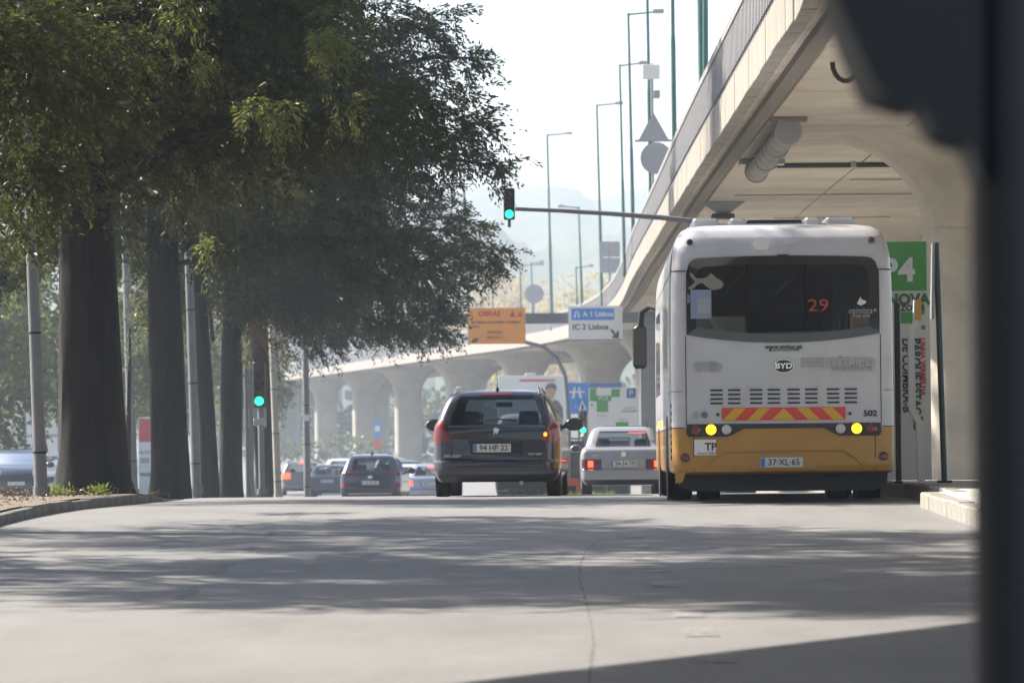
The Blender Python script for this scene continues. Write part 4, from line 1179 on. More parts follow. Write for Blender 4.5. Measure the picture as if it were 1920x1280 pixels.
# interior
for k in range(7):
    for x in (-.95, -.5, .5, .95):
        if random.random() < .12: continue
        MB().box(x-.2, x+.2, 1.4+k*1.3, 1.5+k*1.3, .9, 1.95, .03).build('seat', M_seat, bus)
MB().box(-1.2, 1.2, .3, 11.6, .72, .76).build('cabin_floor', M_seat, bus)
MB().box(-1.15, 1.15, .45, 1.2, .8, 1.9, .05).build('engine_tower', M_seat, bus)
for x in (-.35, .35):
    MB().tube([(x, 1.6, .8), (x, 1.6, 3.0)], .018, 8).build('grab_pole', M_greym, bus)
    MB().tube([(x, 1.6, 2.75), (x, 10, 2.75)], .018, 8).build('grab_rail', M_greym, bus)
o = MB().box(-.30, .62, 3.0, 3.1, 2.02, 2.28, .02).build('display_unit', M_blackm, bus)
# things stuck on the window
def yoff(z, o_): return yb(z) - o_
pw = MB().box(BX(1299), BX(1338), yb(2.3)-.020, yb(2.3)-.014, BZ(600), BZ(546)).build('window_notice', mat('notice_blue', (.20, .26, .38), .6), bus)
MB().box(BX(1312), BX(1336), yb(2.3)-.024, yb(2.3)-.0205, BZ(590), BZ(562)).build('notice_text_block', M_gpanel, pw)
text('29', .20, M_digit, bus, (BX(1538), yb(2.25)-.016, BZ(578)), sx=1.25, name='route_number')
text('coimbra+', .105, M_inkg, bus, (BX(1621), yb(2.2)-.018, BZ(588)), sx=.8)
text('free wifi', .06, M_inkg, bus, (BX(1618), yb(2.15)-.018, BZ(597)))
MB().prism([(BX(1610), BZ(575)), (BX(1618), BZ(578)), (BX(1628), BZ(573)), (BX(1626), BZ(569)), (BX(1619), BZ(567)), (BX(1617), BZ(561))], yb(2.3)-.019, yb(2.3)-.014).build('boat_sticker', M_paper, bus)
for (pts_) in ([(1293, 543), (1300, 546), (1308, 541), (1313, 535), (1322, 533), (1330, 541), (1342, 547), (1356, 544), (1362, 537), (1357, 529), (1349, 525), (1342, 518), (1337, 515), (1331, 522), (1321, 525), (1310, 524), (1303, 515), (1297, 512), (1300, 522), (1308, 530), (1303, 536)],
               [(1293, 620), (1303, 618), (1310, 610), (1311, 604), (1303, 602), (1293, 603)], [(1293, 572), (1298, 569), (1298, 556), (1293, 553)], [(1293, 591), (1299, 589), (1298, 579), (1293, 582)]):
    MB().prism([(BX(x), BZ(y)) for x, y in pts_][::-1] if False else [(BX(x), BZ(y)) for x, y in pts_], yb(2.5)-.019, yb(2.5)-.014).build('white_patch_print', mat('patch_print', (.20, .195, .17), .7), bus)
# seams and covers
def seam(x0, x1, y0, y1, d=.004):
    z0, z1 = BZ(y1), BZ(y0)
    MB().add([(BX(x0), yb(z0)-d, z0), (BX(x1), yb(z0)-d, z0), (BX(x1), yb(z1)-d, z1), (BX(x0), yb(z1)-d, z1)], [(0, 1, 2, 3)]).build('seam', M_blackm, bus)
seam(1288.3, 1289.8, 632, 797); seam(1652.6, 1654, 632, 797)
seam(1270, 1291, 509.5, 511.5); seam(1652, 1672, 509.5, 511.5)
seam(1302, 1303.2, 821, 886); seam(1641, 1642.2, 821, 886)
for sg in (1, -1):
    lf.patch(2.66, 2.672, sg*.99, sg*2.999, .004, 1, 24).build('seam', M_blackm, bus)
    lf.patch(1.28, 1.286, sg*1.05, sg*2.2, .004, 1, 14).build('seam', M_blackm, bus)
    lf.patch(.40, 3.0, sg*2.03, sg*2.0335, .004, 14, 1).build('seam', M_blackm, bus)
    lf.patch(.862, .872, sg*1.0, sg*2.999, .004, 1, 20).build('seam', M_blackm, bus)
# intake recess on the left roof shoulder
lf.patch(2.62, 3.02, -2.045, -2.012, .006, 8, 3).build('air_intake', M_black, bus)
lf.patch(2.0, 2.25, -2.035, -2.028, .006, 3, 2).build('side_slot', M_black, bus)
for k_ in range(8):
    MB().box(-1.285, -1.272, .30, .33, .50+k_*.085, .55+k_*.085).build('side_marker_slot', M_blackm, bus)
MB().box(BX(1462), BX(1484), yb(2.85)-.02, yb(2.85), BZ(484.5), BZ(481)).build('window_latch', M_blackm, bus)
MB().prism(disc(BX(1472), BZ(690), 19.5/163, 13/163, 28), yb(1.5)-.010, yb(1.5)+.002).build('emblem', M_black, bus)
ri_ = MB(); od = disc(BX(1472), BZ(690), 19.5/163, 13/163, 28); idd = disc(BX(1472), BZ(690), 18/163, 11.6/163, 28)
ri_.add([(x, yb(1.5)-.014, z) for x, z in od] + [(x, yb(1.5)-.014, z) for x, z in idd], [(k_, (k_+1) % 28, 28+(k_+1) % 28, 28+k_) for k_ in range(28)]).build('emblem_rim', M_chrome, bus)
text('BYD', .085, M_chrome, bus, (BX(1472), yb(1.5)-.013, BZ(690)), sx=1.25, bold=.003)
text('www.smtuc.pt', .072, M_ink, bus, (BX(1472), yb(1.8)-.006, BZ(654)), sx=1.02, bold=.002)
text('Transportes Urbanos Coimbra', .034, M_ink, bus, (BX(1474), yb(1.75)-.006, BZ(660)), sx=.80)
MB().box(BX(1445), BX(1449), yb(1.75)-.006, yb(1.75)-.002, BZ(662), BZ(657)).build('social_icon', M_ink, bus)
M_fade = mat('faded_grey_print', (.33, .33, .34), .6)
M_fade2 = mat('faded_pale_print', (.47, .47, .48), .6)
MB().prism(disc(BX(1314), BZ(690), 9.3/163), yb(1.5)-.006, yb(1.5)-.002).build('round_seal', M_fade, bus)
MB().box(BX(1325.5), BX(1326.6), yb(1.5)-.006, yb(1.5)-.002, BZ(701), BZ(680)).build('seal_bar', M_fade, bus)
for i, (tx, ll) in enumerate((('FUNDO', 1), ('AMBIENTAL', 1), ('Financiado por', 1), ('Ministério', 1), ('do Ambiente', 1))):
    text(tx, .03, M_fade, bus, (BX(1330), yb(1.5)-.005, BZ(682 + i*4)), align='LEFT')
t_ = text('100% ELÉTRICO', .125, M_fade, bus, (BX(1572), yb(1.5)-.006, BZ(685)), sx=.98, bold=.012)
text('100% ELÉTRICO', .125, M_fade2, bus, (BX(1572), yb(1.5)-.0095, BZ(685)), sx=.98, bold=-.001)
text('ZERO EMISSÕES', .062, M_fade, bus, (BX(1600), yb(1.5)-.006, BZ(696)), sx=1.05, bold=.004)
MB().prism(disc(BX(1433), BZ(462), 15/163), yb(2.95)-.010, yb(2.95)-.002).build('round_sticker', mat('sticker_white', (.66, .66, .66), .5), bus)
text('autocarro com', .075, M_fade2, bus, (BX(1488), yb(2.98)-.006, BZ(457)))
text('free wifi', .075, M_fade2, bus, (BX(1480), yb(2.93)-.008, BZ(466)))
text('502', .092, M_ink, bus, (BX(1633), yb(1.0)-.006, BZ(780)), sx=1.15, bold=.003)
for x, m_ in ((1307, M_fade), (1323, mat('sticker_blue', (.12, .13, .28), .5))):
    MB().prism(disc(BX(x), BZ(780), 6.2/163), yb(1)-.006, yb(1)-.002).build('round_sticker', m_, bus)
for x in (1348, 1595): MB().prism(disc(BX(x), BZ(779.5), 3.2/163, n=14), yb(1)-.012, yb(1)).build('lock', M_black, bus)
# vent louvres
for x in (1334, 1367, 1408, 1441, 1478, 1511, 1552, 1585):
    for y in (734, 742.2, 750.4, 758.6):
        MB().prism(rrect(BX(x), BX(x+24), BZ(y+1.6), BZ(y-1.6), .0095, 3), yb(1.2)-.004, yb(1.2)+.002).build('vent_slot', M_blackm, bus)
        MB().box(BX(x)+.01, BX(x+24)-.01, yb(1.2)-.014, yb(1.2)-.002, BZ(y-1.6)+.001, BZ(y-2.6)+.001).build('vent_lip', M_white, bus)
# chevron board
cb = MB().box(BX(1355.5), BX(1586.5), yb(1)-.010, yb(1)-.001, BZ(791), BZ(767)).build('chevron_board', M_chevr, bus)
zc0, zc1 = BZ(790), BZ(768); cx = 1471
for i in range(-3, 3):
    pass
def stripe(a0, a1, b0, b1):
    MB().prism([(BX(a0), zc0), (BX(a1), zc0), (BX(b1), zc1), (BX(b0), zc1)], yb(1)-.013, yb(1)-.0105).build('stripe', M_chevy, cb)
MB().prism([(BX(1449), zc0), (BX(1493), zc0), (BX(1471), zc1)], yb(1)-.013, yb(1)-.0105).build('stripe', M_chevy, cb)
for sg in (1, -1):
    for k_ in (1, 2):
        e0 = 1471 + sg*(22 + 24 + (k_-1)*46); e1 = e0 + sg*22
        u0, u1 = e0 - sg*22, e1 - sg*22
        a = sorted((e0, e1)); b = sorted((u0, u1)); stripe(a[0], a[1], b[0], b[1])
# black lamp band
band = [(1289, 797), (1653, 797), (1653, 816), (1648, 821), (1576, 821), (1566, 817), (1546, 806), (1396, 806), (1376, 817), (1366, 821), (1294, 821), (1289, 816)]
MB().prism([(BX(x), BZ(y)) for x, y in band][::-1], yb(.85)-.014, yb(.85)+.004).build('lamp_band', M_black, bus)
for x, m_, r_, nm in ((1307, M_red, 9, 'tail_light'), (1335, M_amber, 9.6, 'turn_signal'), (1364, M_lampw, 9, 'reversing_light'), (1577, M_lampw, 9, 'reversing_light'), (1607, M_amber, 9.6, 'turn_signal'), (1636, M_red, 9, 'tail_light')):
    MB().lathe([(r_/163*1.12, -.012), (r_/163*1.12, -.026)], 20, c=(BX(x), yb(.84), BZ(807.5)), axis='y').build('lamp_bezel', M_black, bus)
    MB().lathe([(r_/163, -.022), (r_/163, -.030), (r_/163*.8, -.036), (r_/163*.3, -.040)], 20, c=(BX(x), yb(.84), BZ(807.5)), axis='y').build(nm, m_, bus, True)
for x in (1286, 1657):
    c_ = (BX(x), lf.P(.52, 0).y, BZ(859.5))
    MB().lathe([(.052, -.002), (.052, -.020)], 20, c=c_, axis='y').build('reflector_bezel', M_black, bus)
    MB().lathe([(.04, -.015), (.04, -.026), (.02, -.03)], 20, c=c_, axis='y').build('reflector', M_red, bus)
tp = MB().box(BX(1303.5), BX(1344), yb(.7)-.010, yb(.7)-.001, BZ(855), BZ(826)).build('transport_sign', M_signw, bus)
text('TP', .12, M_ink, tp, (BX(1334), yb(.7)-.0125, BZ(840)), bold=.003)
text('Alvará nº 20001', .032, M_ink, tp, (BX(1327), yb(.7)-.0125, BZ(851.5)))
M_clr = mat('clearance_lens', (.07, .012, .012), .3)
for x, y in ((1299, 456), (1640, 455)):
    z = BZ(y); yy = lf.P(z, 0).y + .0
    MB().lathe([(.036, .03), (.036, -.012), (.02, -.02)], 16, c=(BX(x), yy, z), axis='y').build('clearance_lamp', M_clr, bus)
# moulded bumper panel, plate
MB().tube([(BX(1318), yb(.5)-.004, BZ(884)), (BX(1340), yb(.5)-.006, BZ(862)), (BX(1365), yb(.5)-.008, BZ(849)), (BX(1580), yb(.5)-.008, BZ(848)), (BX(1605), yb(.5)-.006, BZ(862)), (BX(1625), yb(.5)-.004, BZ(884))], .012, 8).build('bumper_moulding', M_yellow, bus, True)
MB().prism([(BX(1410), BZ(882)), (BX(1532), BZ(882)), (BX(1522), BZ(860)), (BX(1512), BZ(856)), (BX(1430), BZ(856)), (BX(1420), BZ(860))], yb(.5)-.010, yb(.5)).build('plate_surround', M_yellow, bus)
plate(bus, BX(1466.5), yb(.5)-.011, BZ(869.5), '37·XL·65', .485, .11)
# underside
MB().box(-1.2, 1.2, .12, 11.7, .26, .36, .02).build('chassis', M_blackm, bus)
MB().prism([(-1.20, .36), (-1.19, .20), (-1.05, .135), (1.05, .135), (1.19, .20), (1.20, .36)], .12, .5).build('rear_valance', M_blackm, bus)
MB().add([(-1.24, .03, .36), (-1.12, .01, .36), (-1.16, .04, .24), (-1.24, .10, .23)], [(0, 3, 2, 1)]).build('broken_corner_trim', M_yellow, bus)
for (yy, dual) in ((3.1, True), (8.9, False)):
    for sg in (1, -1):
        wheel(bus, sg*1.12, yy, .48, .275, sg)
        if dual: wheel(bus, sg*.78, yy, .48, .275, sg, rim=False)
MB().tube([(-.7, 3.1, .48), (.7, 3.1, .48)], .13, 12).build('axle', M_blackm, bus)
MB().box(-.5, .5, 2.8, 3.4, .24, .5, .05).build('differential', M_blackm, bus)
for sg in (1, -1):
    MB().lathe([(.56, -.012), (.56, .012)], 28, c=(sg*1.268, 3.1, .48), axis='x').build('wheel_arch', M_blackm, bus)
    MB().lathe([(.56, -.012), (.56, .012)], 28, c=(sg*1.268, 8.9, .48), axis='x').build('wheel_arch', M_blackm, bus)
# roof units
for (a, b) in ((1307, 1358), (1378, 1410), (1520, 1552), (1560, 1618)):
    MB().box(BX(a), BX(b), .9, 4.2, 3.17, 3.315, .03).build('roof_pod', M_white, bus)
MB().box(BX(1350), BX(1570), 1.0, 4.1, 3.17, 3.255).build('roof_tray', M_white, bus)
MB().box(BX(1412), BX(1518), 1.1, 4.0, 3.24, 3.30, .02).build('roof_grille', M_blackm, bus)
# front mirrors on curved arms
for sg, xm in ((-1, 1),):
    mb = MB().tube([(-1.2, 11.9, 2.62), (-1.34, 12.15, 2.66), (-1.45, 12.25, 2.58), (-1.47, 12.25, 2.40)], .045, 10).build('mirror_arm', M_blackm, bus, True)
    MB().box(-1.585, -1.385, 12.16, 12.30, 1.78, 2.40, .05).build('mirror_head', M_black, bus, True)
    MB().box(-1.57, -1.40, 12.152, 12.158, 1.83, 2.35).build('mirror_glass', M_sigoff, bus)
MB().box(1.38, 1.56, 12.16, 12.30, 1.85, 2.3, .05).build('mirror_head', M_black, bus, True)
MB().tube([(1.2, 11.9, 2.62), (1.45, 12.2, 2.6), (1.46, 12.22, 2.3)], .04, 8).build('mirror_arm', M_blackm, bus, True)
# small rear side repeaters
MB().box(-1.30, -1.27, 7.6, 7.75, .90, 1.0, .006).build('side_repeater', M_amber, bus)

# ------------------------------------------------------------------ foliage
def leaves_object(name, org, axis, length, blades, bl, bw, tone, material, parent, droop=0.35, spread=0.9):
    """fronds: blades set along each frond axis, all as one mesh of diamond leaves"""
    F = len(org)
    if F == 0: return None
    axis = axis / np.linalg.norm(axis, axis=1, keepdims=True)
    u = (np.arange(blades) + rng.random((F, blades))) / blades
    rnd = rng.normal(size=(F, blades, 3))
    sag = np.zeros((F, blades, 3)); sag[..., 2] = -droop*(u**2)*length[:, None]
    pos = org[:, None, :] + axis[:, None, :]*(u*length[:, None])[..., None] + sag + rnd*0.03
    side = np.cross(axis, np.array([0, 0, 1.0])); side /= (np.linalg.norm(side, axis=1, keepdims=True) + 1e-9)
    sgn = np.where(rng.random((F, blades)) < .5, 1.0, -1.0)
    d = axis[:, None, :]*0.75 + side[:, None, :]*(sgn*spread*(1.1-.6*u))[..., None] + rng.normal(size=(F, blades, 3))*0.35
    d[..., 2] -= droop*0.9
    d /= np.linalg.norm(d, axis=2, keepdims=True)
    L = bl*(0.55 + 0.8*rng.random((F, blades)))*(1.15 - .6*u)
    wv = np.cross(d, rng.normal(size=(F, blades, 3))); wv /= (np.linalg.norm(wv, axis=2, keepdims=True) + 1e-9)
    wv *= (bw*(0.7+.6*rng.random((F, blades))))[..., None]
    tip = pos + d*L[..., None]; mid = pos + d*(L*.45)[..., None]
    V = np.stack([pos, mid + wv, tip, mid - wv], axis=2).reshape(-1, 3)
    n = F*blades
    me = bpy.data.meshes.new(name)
    me.vertices.add(4*n); me.vertices.foreach_set('co', V.astype(np.float32).ravel())
    me.loops.add(4*n); me.loops.foreach_set('vertex_index', np.arange(4*n, dtype=np.int32))
    me.polygons.add(n); me.polygons.foreach_set('loop_start', np.arange(0, 4*n, 4, dtype=np.int32))
    me.polygons.foreach_set('loop_total', np.full(n, 4, dtype=np.int32))
    at_ = me.attributes.new('tone', 'FLOAT', 'FACE')
    tn = np.clip(tone[:, None] + rng.normal(size=(F, blades))*.15, 0, 1)
    at_.data.foreach_set('value', tn.astype(np.float32).ravel())
    me.update(calc_edges=True); me.validate()
    me.materials.append(material)
    o = bpy.data.objects.new(name, me); COL.objects.link(o); o.parent = parent
    return o

def pads_to_fronds(pads, per_m3, outward_from, fl=0.6, down=.25, area=False):
    """pads: (x, y, z, rx, ry, rz); fronds start inside the pad and point outward"""
    O = []; A = []; T = []
    for (x, y, z, rx, ry, rz) in pads:
        n = max(4, int(per_m3*rx*ry*rz*4.2)) if not area else max(8, int(per_m3*2.9*(rx*ry + ry*rz + rx*rz)*(1.8 if rx < .5 else 1)))
        p = rng.normal(size=(n, 3)); p /= np.linalg.norm(p, axis=1, keepdims=True)
        p *= (rng.random((n, 1))**0.45)
        O.append(np.array([x, y, z]) + p*np.array([rx, ry, rz]))
        a = p*0.8 + rng.normal(size=(n, 3))*.45
        out = np.array([x-outward_from[0], y-outward_from[1], 0.0]); out /= (np.linalg.norm(out)+1e-6)
        a += out*0.5; a[:, 2] -= down
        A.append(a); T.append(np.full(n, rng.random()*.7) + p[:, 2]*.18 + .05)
    return np.concatenate(O), np.concatenate(A), np.concatenate(T)

def trunk_mesh(name, parent, pts, rads, m=M_bark, n=18, lob=.06):
    mb = MB().tube(pts, rads, n)
    v = []
    for i, p in enumerate(mb.v):
        k = i // n; q = i % n
        c = Vector(pts[min(k, len(pts)-1)])
        d = Vector(p) - c
        f = 1 + lob*math.sin(q/n*2*PI*5 + k*.4) + random.uniform(-.02, .02)
        v.append(c + d*f)
    mb.v = v
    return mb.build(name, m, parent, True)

def limb_path(a, b, lift=.3, n=6):
    a = Vector(a); b = Vector(b); out = []
    for i in range(n+1):
        u = i/n; p = a.lerp(b, u); p.z += lift*math.sin(u*PI); p += Vector((random.uniform(-1, 1), random.uniform(-1, 1), random.uniform(-1, 1)))*.05*(0 < i < n)
        out.append(p)
    return out

def cedar(label, x, Y, rad, height, zlow, spread, n_limb, extra_pads=(), lean=0.0, density=15, name='cedar_tree', trunk_x=None, rust=0, extra_limbs=(), hdens=5, up_to=None, dark=0.0, px=None, sprays=()):
    if px is None:
        b = at(x, 930, Y); bx = b.x
    else: bx = px
    gz = zr1(Y) + .10
    o = thing(name, label, 'tree', (bx, Y, gz), group='row of dark cedar trees on the verge')
    # trunk with buttressed foot
    pts = [(0, 0, -.2), (0, 0, .0), (.0, 0, .18), (0, 0, .5), (lean*.1, 0, 1.2), (lean*.3, 0, 2.4), (lean*.6, 0, 4.2), (lean, 0, 6.5), (lean*1.1, 0, height*.75), (lean*1.1, 0, height)]
    fl = 1.0 if Y < 70 else .55
    rr = [rad*(1+.55*fl), rad*(1+.48*fl), rad*(1+.33*fl), rad*(1+.18*fl), rad*(1+.08*fl), rad*1.0, rad*.88, rad*.75, rad*.35, rad*.05]
    tr = trunk_mesh('trunk', o, pts, rr)
    pads = []
    lm = MB()
    for i in range(n_limb):
        u = (i + .5)/n_limb
        z = zlow + (height - zlow)*u**1.05
        az = i*2.399 + random.uniform(-.4, .4)
        sp = spread*(1 - .55*u)*random.uniform(.75, 1.12)
        a = Vector((lean*.9, 0, z - .4)); e = Vector((lean + sp*math.cos(az), sp*math.sin(az), z + random.uniform(-.5, .7)))
        P_ = limb_path(a, e, .35)
        lm.tube(P_, [rad*.18*(1-.75*k/6)*(1-.4*u) for k in range(7)], 7)
        for k in (2, 3, 4, 5, 6):
            if random.random() < .22: continue
            p = P_[k]; s_ = .45 + .5*random.random()
            pads.append((p.x + random.uniform(-.5, .5), p.y + random.uniform(-.6, .6), p.z + random.uniform(-.35, .25), .95*s_+.25, .95*s_+.25, .42*s_+.15))
    for (P0, P1) in extra_limbs:
        a = at(*P0) - o.location; e = at(*P1) - o.location
        pp = limb_path(a, e, .12); lm.tube(pp, [rad*.24*(1-.7*k/6) for k in range(7)], 8)
    if lm.v: lm.build('limb_fork', M_limb, tr, True)
    # low visible pads dense, high ones coarse (they only show from far away and shade the road)
    vis = (2.0 + 800/8500*Y*1.08) - gz + 1.65 - 1.2
    lo = [p for p in pads if p[2] < vis]; hi = [p for p in pads if p[2] >= vis]
    ex = []
    for (ix, iy, dY, rx, rz) in extra_pads:
        p = at(ix, iy, Y + dY) - o.location
        s_ = (Y+dY)/FPX
        ex.append((p.x, p.y, p.z, rx*s_, rx*s_*.9, rz*s_))
    if lo or ex:
        O, A, T = pads_to_fronds(lo + ex, density, (lean, 0), .55, area=True)
        ln = .28 + .34*rng.random(len(O))
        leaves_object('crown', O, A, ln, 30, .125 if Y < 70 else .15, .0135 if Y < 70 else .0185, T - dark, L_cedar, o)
    if hi:
        O, A, T = pads_to_fronds(hi, hdens, (lean, 0), .6, area=True)
        ln = .6 + .6*rng.random(len(O))
        leaves_object('crown', O, A, ln, 14, .34, .045, T, L_cedar, o)
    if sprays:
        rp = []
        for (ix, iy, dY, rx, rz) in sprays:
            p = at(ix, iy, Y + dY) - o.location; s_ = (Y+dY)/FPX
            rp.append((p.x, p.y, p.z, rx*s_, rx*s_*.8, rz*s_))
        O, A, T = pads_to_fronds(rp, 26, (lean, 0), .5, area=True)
        leaves_object('sunlit_tint_spray', O, A, .22 + .26*rng.random(len(O)), 30, .11, .010, T + .1, L_spray, o, droop=.55)  # sprays tinted paler to stand in for sun on the crown
    if rust:
        rp = []
        for (ix, iy, dY, rx, rz) in rust:
            p = at(ix, iy, Y + dY) - o.location; s_ = (Y+dY)/FPX
            rp.append((p.x, p.y, p.z, rx*s_, rx*s_*.7, rz*s_))
        O, A, T = pads_to_fronds(rp, 75, (lean, 0), .5)
        leaves_object('dry_foliage', O, A, .4 + .4*rng.random(len(O)), 18, .15, .015, T, L_rust, o, droop=.6)
    return o

# trees before the picture's left edge (their crowns hang into view and shade the road)
cedar('cedar tree left of the picture edge, nearest the camera, only foliage showing', 0, 38.5, .36, 15, 5.2, 4.8, 22, px=-9.3, density=7, hdens=8)
cedar('cedar tree left of the picture edge, beside the leaning lamp post, only foliage showing', 0, 46.5, .36, 13, 4.8, 4.2, 17, px=-9.4, density=20, hdens=4,
      extra_pads=[(45, 40, 3, 70, 60), (40, 130, 3, 60, 55), (60, 200, 3, 60, 40), (20, 60, 0, 120, 60), (120, 150, 1, 130, 60), (40, 250, 2, 110, 60), (150, 60, 2, 120, 70), (60, 330, 2, 80, 50), (20, 400, 4, 70, 45)])
cedar('thickest cedar tree with a flared foot, nearest trunk on the verge', 172, 58, .375, 10.5, 4.3, 5.0, 20, lean=-.1, density=16, hdens=4,
      extra_pads=[(120, 300, 1, 130, 60), (60, 410, 2, 90, 45), (230, 330, -1, 110, 60), (330, 250, 0, 140, 70), (430, 150, 0, 150, 80), (260, 130, -1, 170, 80), (480, 215, -2, 45, 32), (520, 60, 0, 140, 70), (620, 95, -1, 55, 40), (650, 195, -1, 30, 28), (300, 40, 0, 180, 70),
                  (180, 230, 0, 120, 60), (400, 300, 1, 110, 50), (560, 200, 1, 90, 60), (90, 200, 0, 110, 60), (60, 90, 0, 110, 80)],
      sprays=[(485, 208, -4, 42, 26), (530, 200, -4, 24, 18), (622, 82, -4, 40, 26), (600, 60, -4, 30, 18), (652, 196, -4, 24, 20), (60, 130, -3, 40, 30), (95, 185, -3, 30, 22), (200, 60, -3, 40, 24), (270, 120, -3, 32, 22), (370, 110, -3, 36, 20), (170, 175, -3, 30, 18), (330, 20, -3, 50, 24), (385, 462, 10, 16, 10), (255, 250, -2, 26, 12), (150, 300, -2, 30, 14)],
      extra_limbs=[((180, 380, 58), (420, 250, 57)), ((165, 400, 58), (30, 345, 58)), ((185, 250, 58), (60, 60, 58)), ((180, 200, 58), (330, 60, 57))])
cedar('second thick cedar trunk on the verge, behind the nearest one', 318, 82, .315, 18, 4.2, 5.2, 26, lean=-.15, density=15, hdens=4,
      extra_pads=[(330, 380, 0, 130, 60), (460, 330, 0, 140, 70), (560, 250, 0, 150, 80), (640, 130, 0, 150, 80), (730, 60, 0, 120, 80), (800, 40, 0, 70, 50), (760, 170, 0, 110, 60), (850, 110, 0, 60, 28), (890, 115, 0, 32, 16),
                  (840, 230, 0, 70, 40), (890, 232, 0, 34, 18), (700, 290, 0, 130, 70), (800, 300, 0, 80, 45), (600, 380, 0, 120, 60), (440, 440, 0, 110, 40), (520, 120, 0, 120, 70), (700, 200, 0, 120, 60), (930, 310, 0, 38, 16), (885, 305, 0, 40, 14), (845, 285, 0, 40, 20)],
      extra_limbs=[((318, 420, 82), (600, 260, 82)), ((318, 350, 82), (640, 130, 82)), ((600, 290, 82), (930, 312, 82)), ((640, 150, 82), (890, 110, 82))])
cedar('slim left stem of the forked cedar pair on the verge', 392, 104, .20, 15, 4.6, 4.0, 18, lean=-.3, density=13, hdens=4, dark=.1,
      extra_pads=[(420, 470, 0, 110, 40), (520, 440, 0, 120, 50), (620, 450, 0, 110, 60), (720, 400, 0, 120, 60), (800, 380, 0, 70, 50), (840, 430, 0, 60, 45), (420, 560, 0, 50, 25)],
      extra_limbs=[((400, 640, 104), (375, 480, 104))])
cedar('slim right stem of the forked cedar pair, with a branch reaching right', 432, 106, .25, 16, 4.6, 4.6, 20, lean=.1, density=14, hdens=4, dark=.1,
      extra_pads=[(560, 500, 0, 100, 50), (660, 510, 0, 110, 55), (760, 500, 0, 100, 60), (850, 480, 0, 80, 40), (905, 470, 0, 50, 28), (935, 480, 0, 26, 16), (880, 425, 0, 50, 30), (900, 510, 0, 34, 18), (700, 580, 0, 90, 45), (780, 590, 0, 70, 40), (825, 600, 0, 34, 28), (830, 545, 0, 40, 40)],
      rust=[(470, 590, 0, 50, 45), (420, 600, 0, 25, 40), (490, 640, 0, 40, 25), (560, 560, 0, 45, 40), (450, 540, 0, 40, 30)],
      extra_limbs=[((432, 650, 106), (530, 505, 106)), ((450, 600, 106), (580, 520, 106)), ((560, 510, 106), (900, 470, 106))])
cedar('rearmost cedar trunk directly behind the traffic light', 499, 124, .28, 14, 4.9, 4.6, 18, lean=-.3, density=13, hdens=4, dark=.05,
      extra_pads=[(600, 600, 0, 80, 40), (560, 640, 0, 40, 28), (610, 650, 0, 30, 22), (670, 610, 0, 60, 35), (720, 620, 0, 50, 25), (780, 618, 0, 50, 22), (820, 625, 0, 24, 20), (540, 570, 0, 70, 40)],
      rust=[(520, 600, 0, 45, 30), (480, 615, 0, 35, 30)])
tp2 = trunk_mesh  # trunk of the smaller tree behind the signal
o = thing('cedar_tree', 'thin short dark stem between the signal post and the rearmost trunk', 'tree', (at(488, 930, 128).x, 128, zr1(128)), group='row of dark cedar trees on the verge')
trunk_mesh('trunk', o, [(0, 0, -.3), (0, 0, .4), (.03, 0, 2), (.1, 0, 4.2)], [.22, .17, .14, .08], n=12)
O, A, T = pads_to_fronds([(0.1, 0, 4.3, .8, .8, .6)], 14, (0, 0)); leaves_object('crown', O, A, .5 + .3*rng.random(len(O)), 18, .17, .016, T, L_cedar, o)

def bush_tree(name, label, X, Y, gz, h, rx, rz, mat_, density, trunk_r=.14, blades=14, bl=.16, bw=.05, group=None, n_pad=26, cz=None, bend=0.0, cat='tree'):
    o = thing(name, label, cat, (X, Y, gz), group=group)
    cz = cz or h - rz
    if trunk_r: trunk_mesh('trunk', o, [(0, 0, -.2), (0, 0, .6), (bend*.4, 0, h*.3), (bend, 0, cz), (bend, 0, h*.9)], [trunk_r*1.3, trunk_r, trunk_r*.85, trunk_r*.6, .02], M_limb, 10)
    pads = []
    for k in range(n_pad):
        p = rng.normal(size=3); p /= np.linalg.norm(p); p *= rng.random()**.4
        s_ = .25 + .2*rng.random()
        pads.append((bend + p[0]*rx*.8, p[1]*rx*.8, cz + p[2]*rz*.85, rx*s_, rx*s_, rz*s_))
    O, A, T = pads_to_fronds(pads, density, (bend, 0), down=.1)
    leaves_object('crown', O, A, (.3 + .3*rng.random(len(O)))*max(1, bl/.16), blades, bl, bw, T, mat_, o, droop=.25)
    return o
# lighter trees beyond the verge on the left
GB = 'lighter broadleaf trees beyond the side road'
for (lab, x, y, Y, h, rx, rz, m_, bend) in (
    ('light green tree at the far left edge behind the parked car', -20, 700, 152, 9, 3.0, 3.6, L_light, .3),
    ('light green tree between the leaning lamp post and thick trunk', 96, 700, 158, 9.5, 2.6, 3.4, L_light, -1.1),
    ('pale sunlit tree seen between the two thickest trunks', 235, 600, 170, 9, 2.2, 3.6, L_light, .2),
    ('dull green tree behind the second thick trunk', 330, 600, 190, 10, 2.5, 4.0, L_dark, 0),
    ('small green tree glimpsed between the forked pair and signal', 445, 640, 205, 9, 2.6, 3.6, L_light, 0)):
    p = at(x, y, Y)
    bush_tree('broadleaf_tree', lab, p.x, Y, zr1(Y)-.06, h, rx, rz, m_, 9, .16, 14, .17, .06, GB, 26, bend=bend)
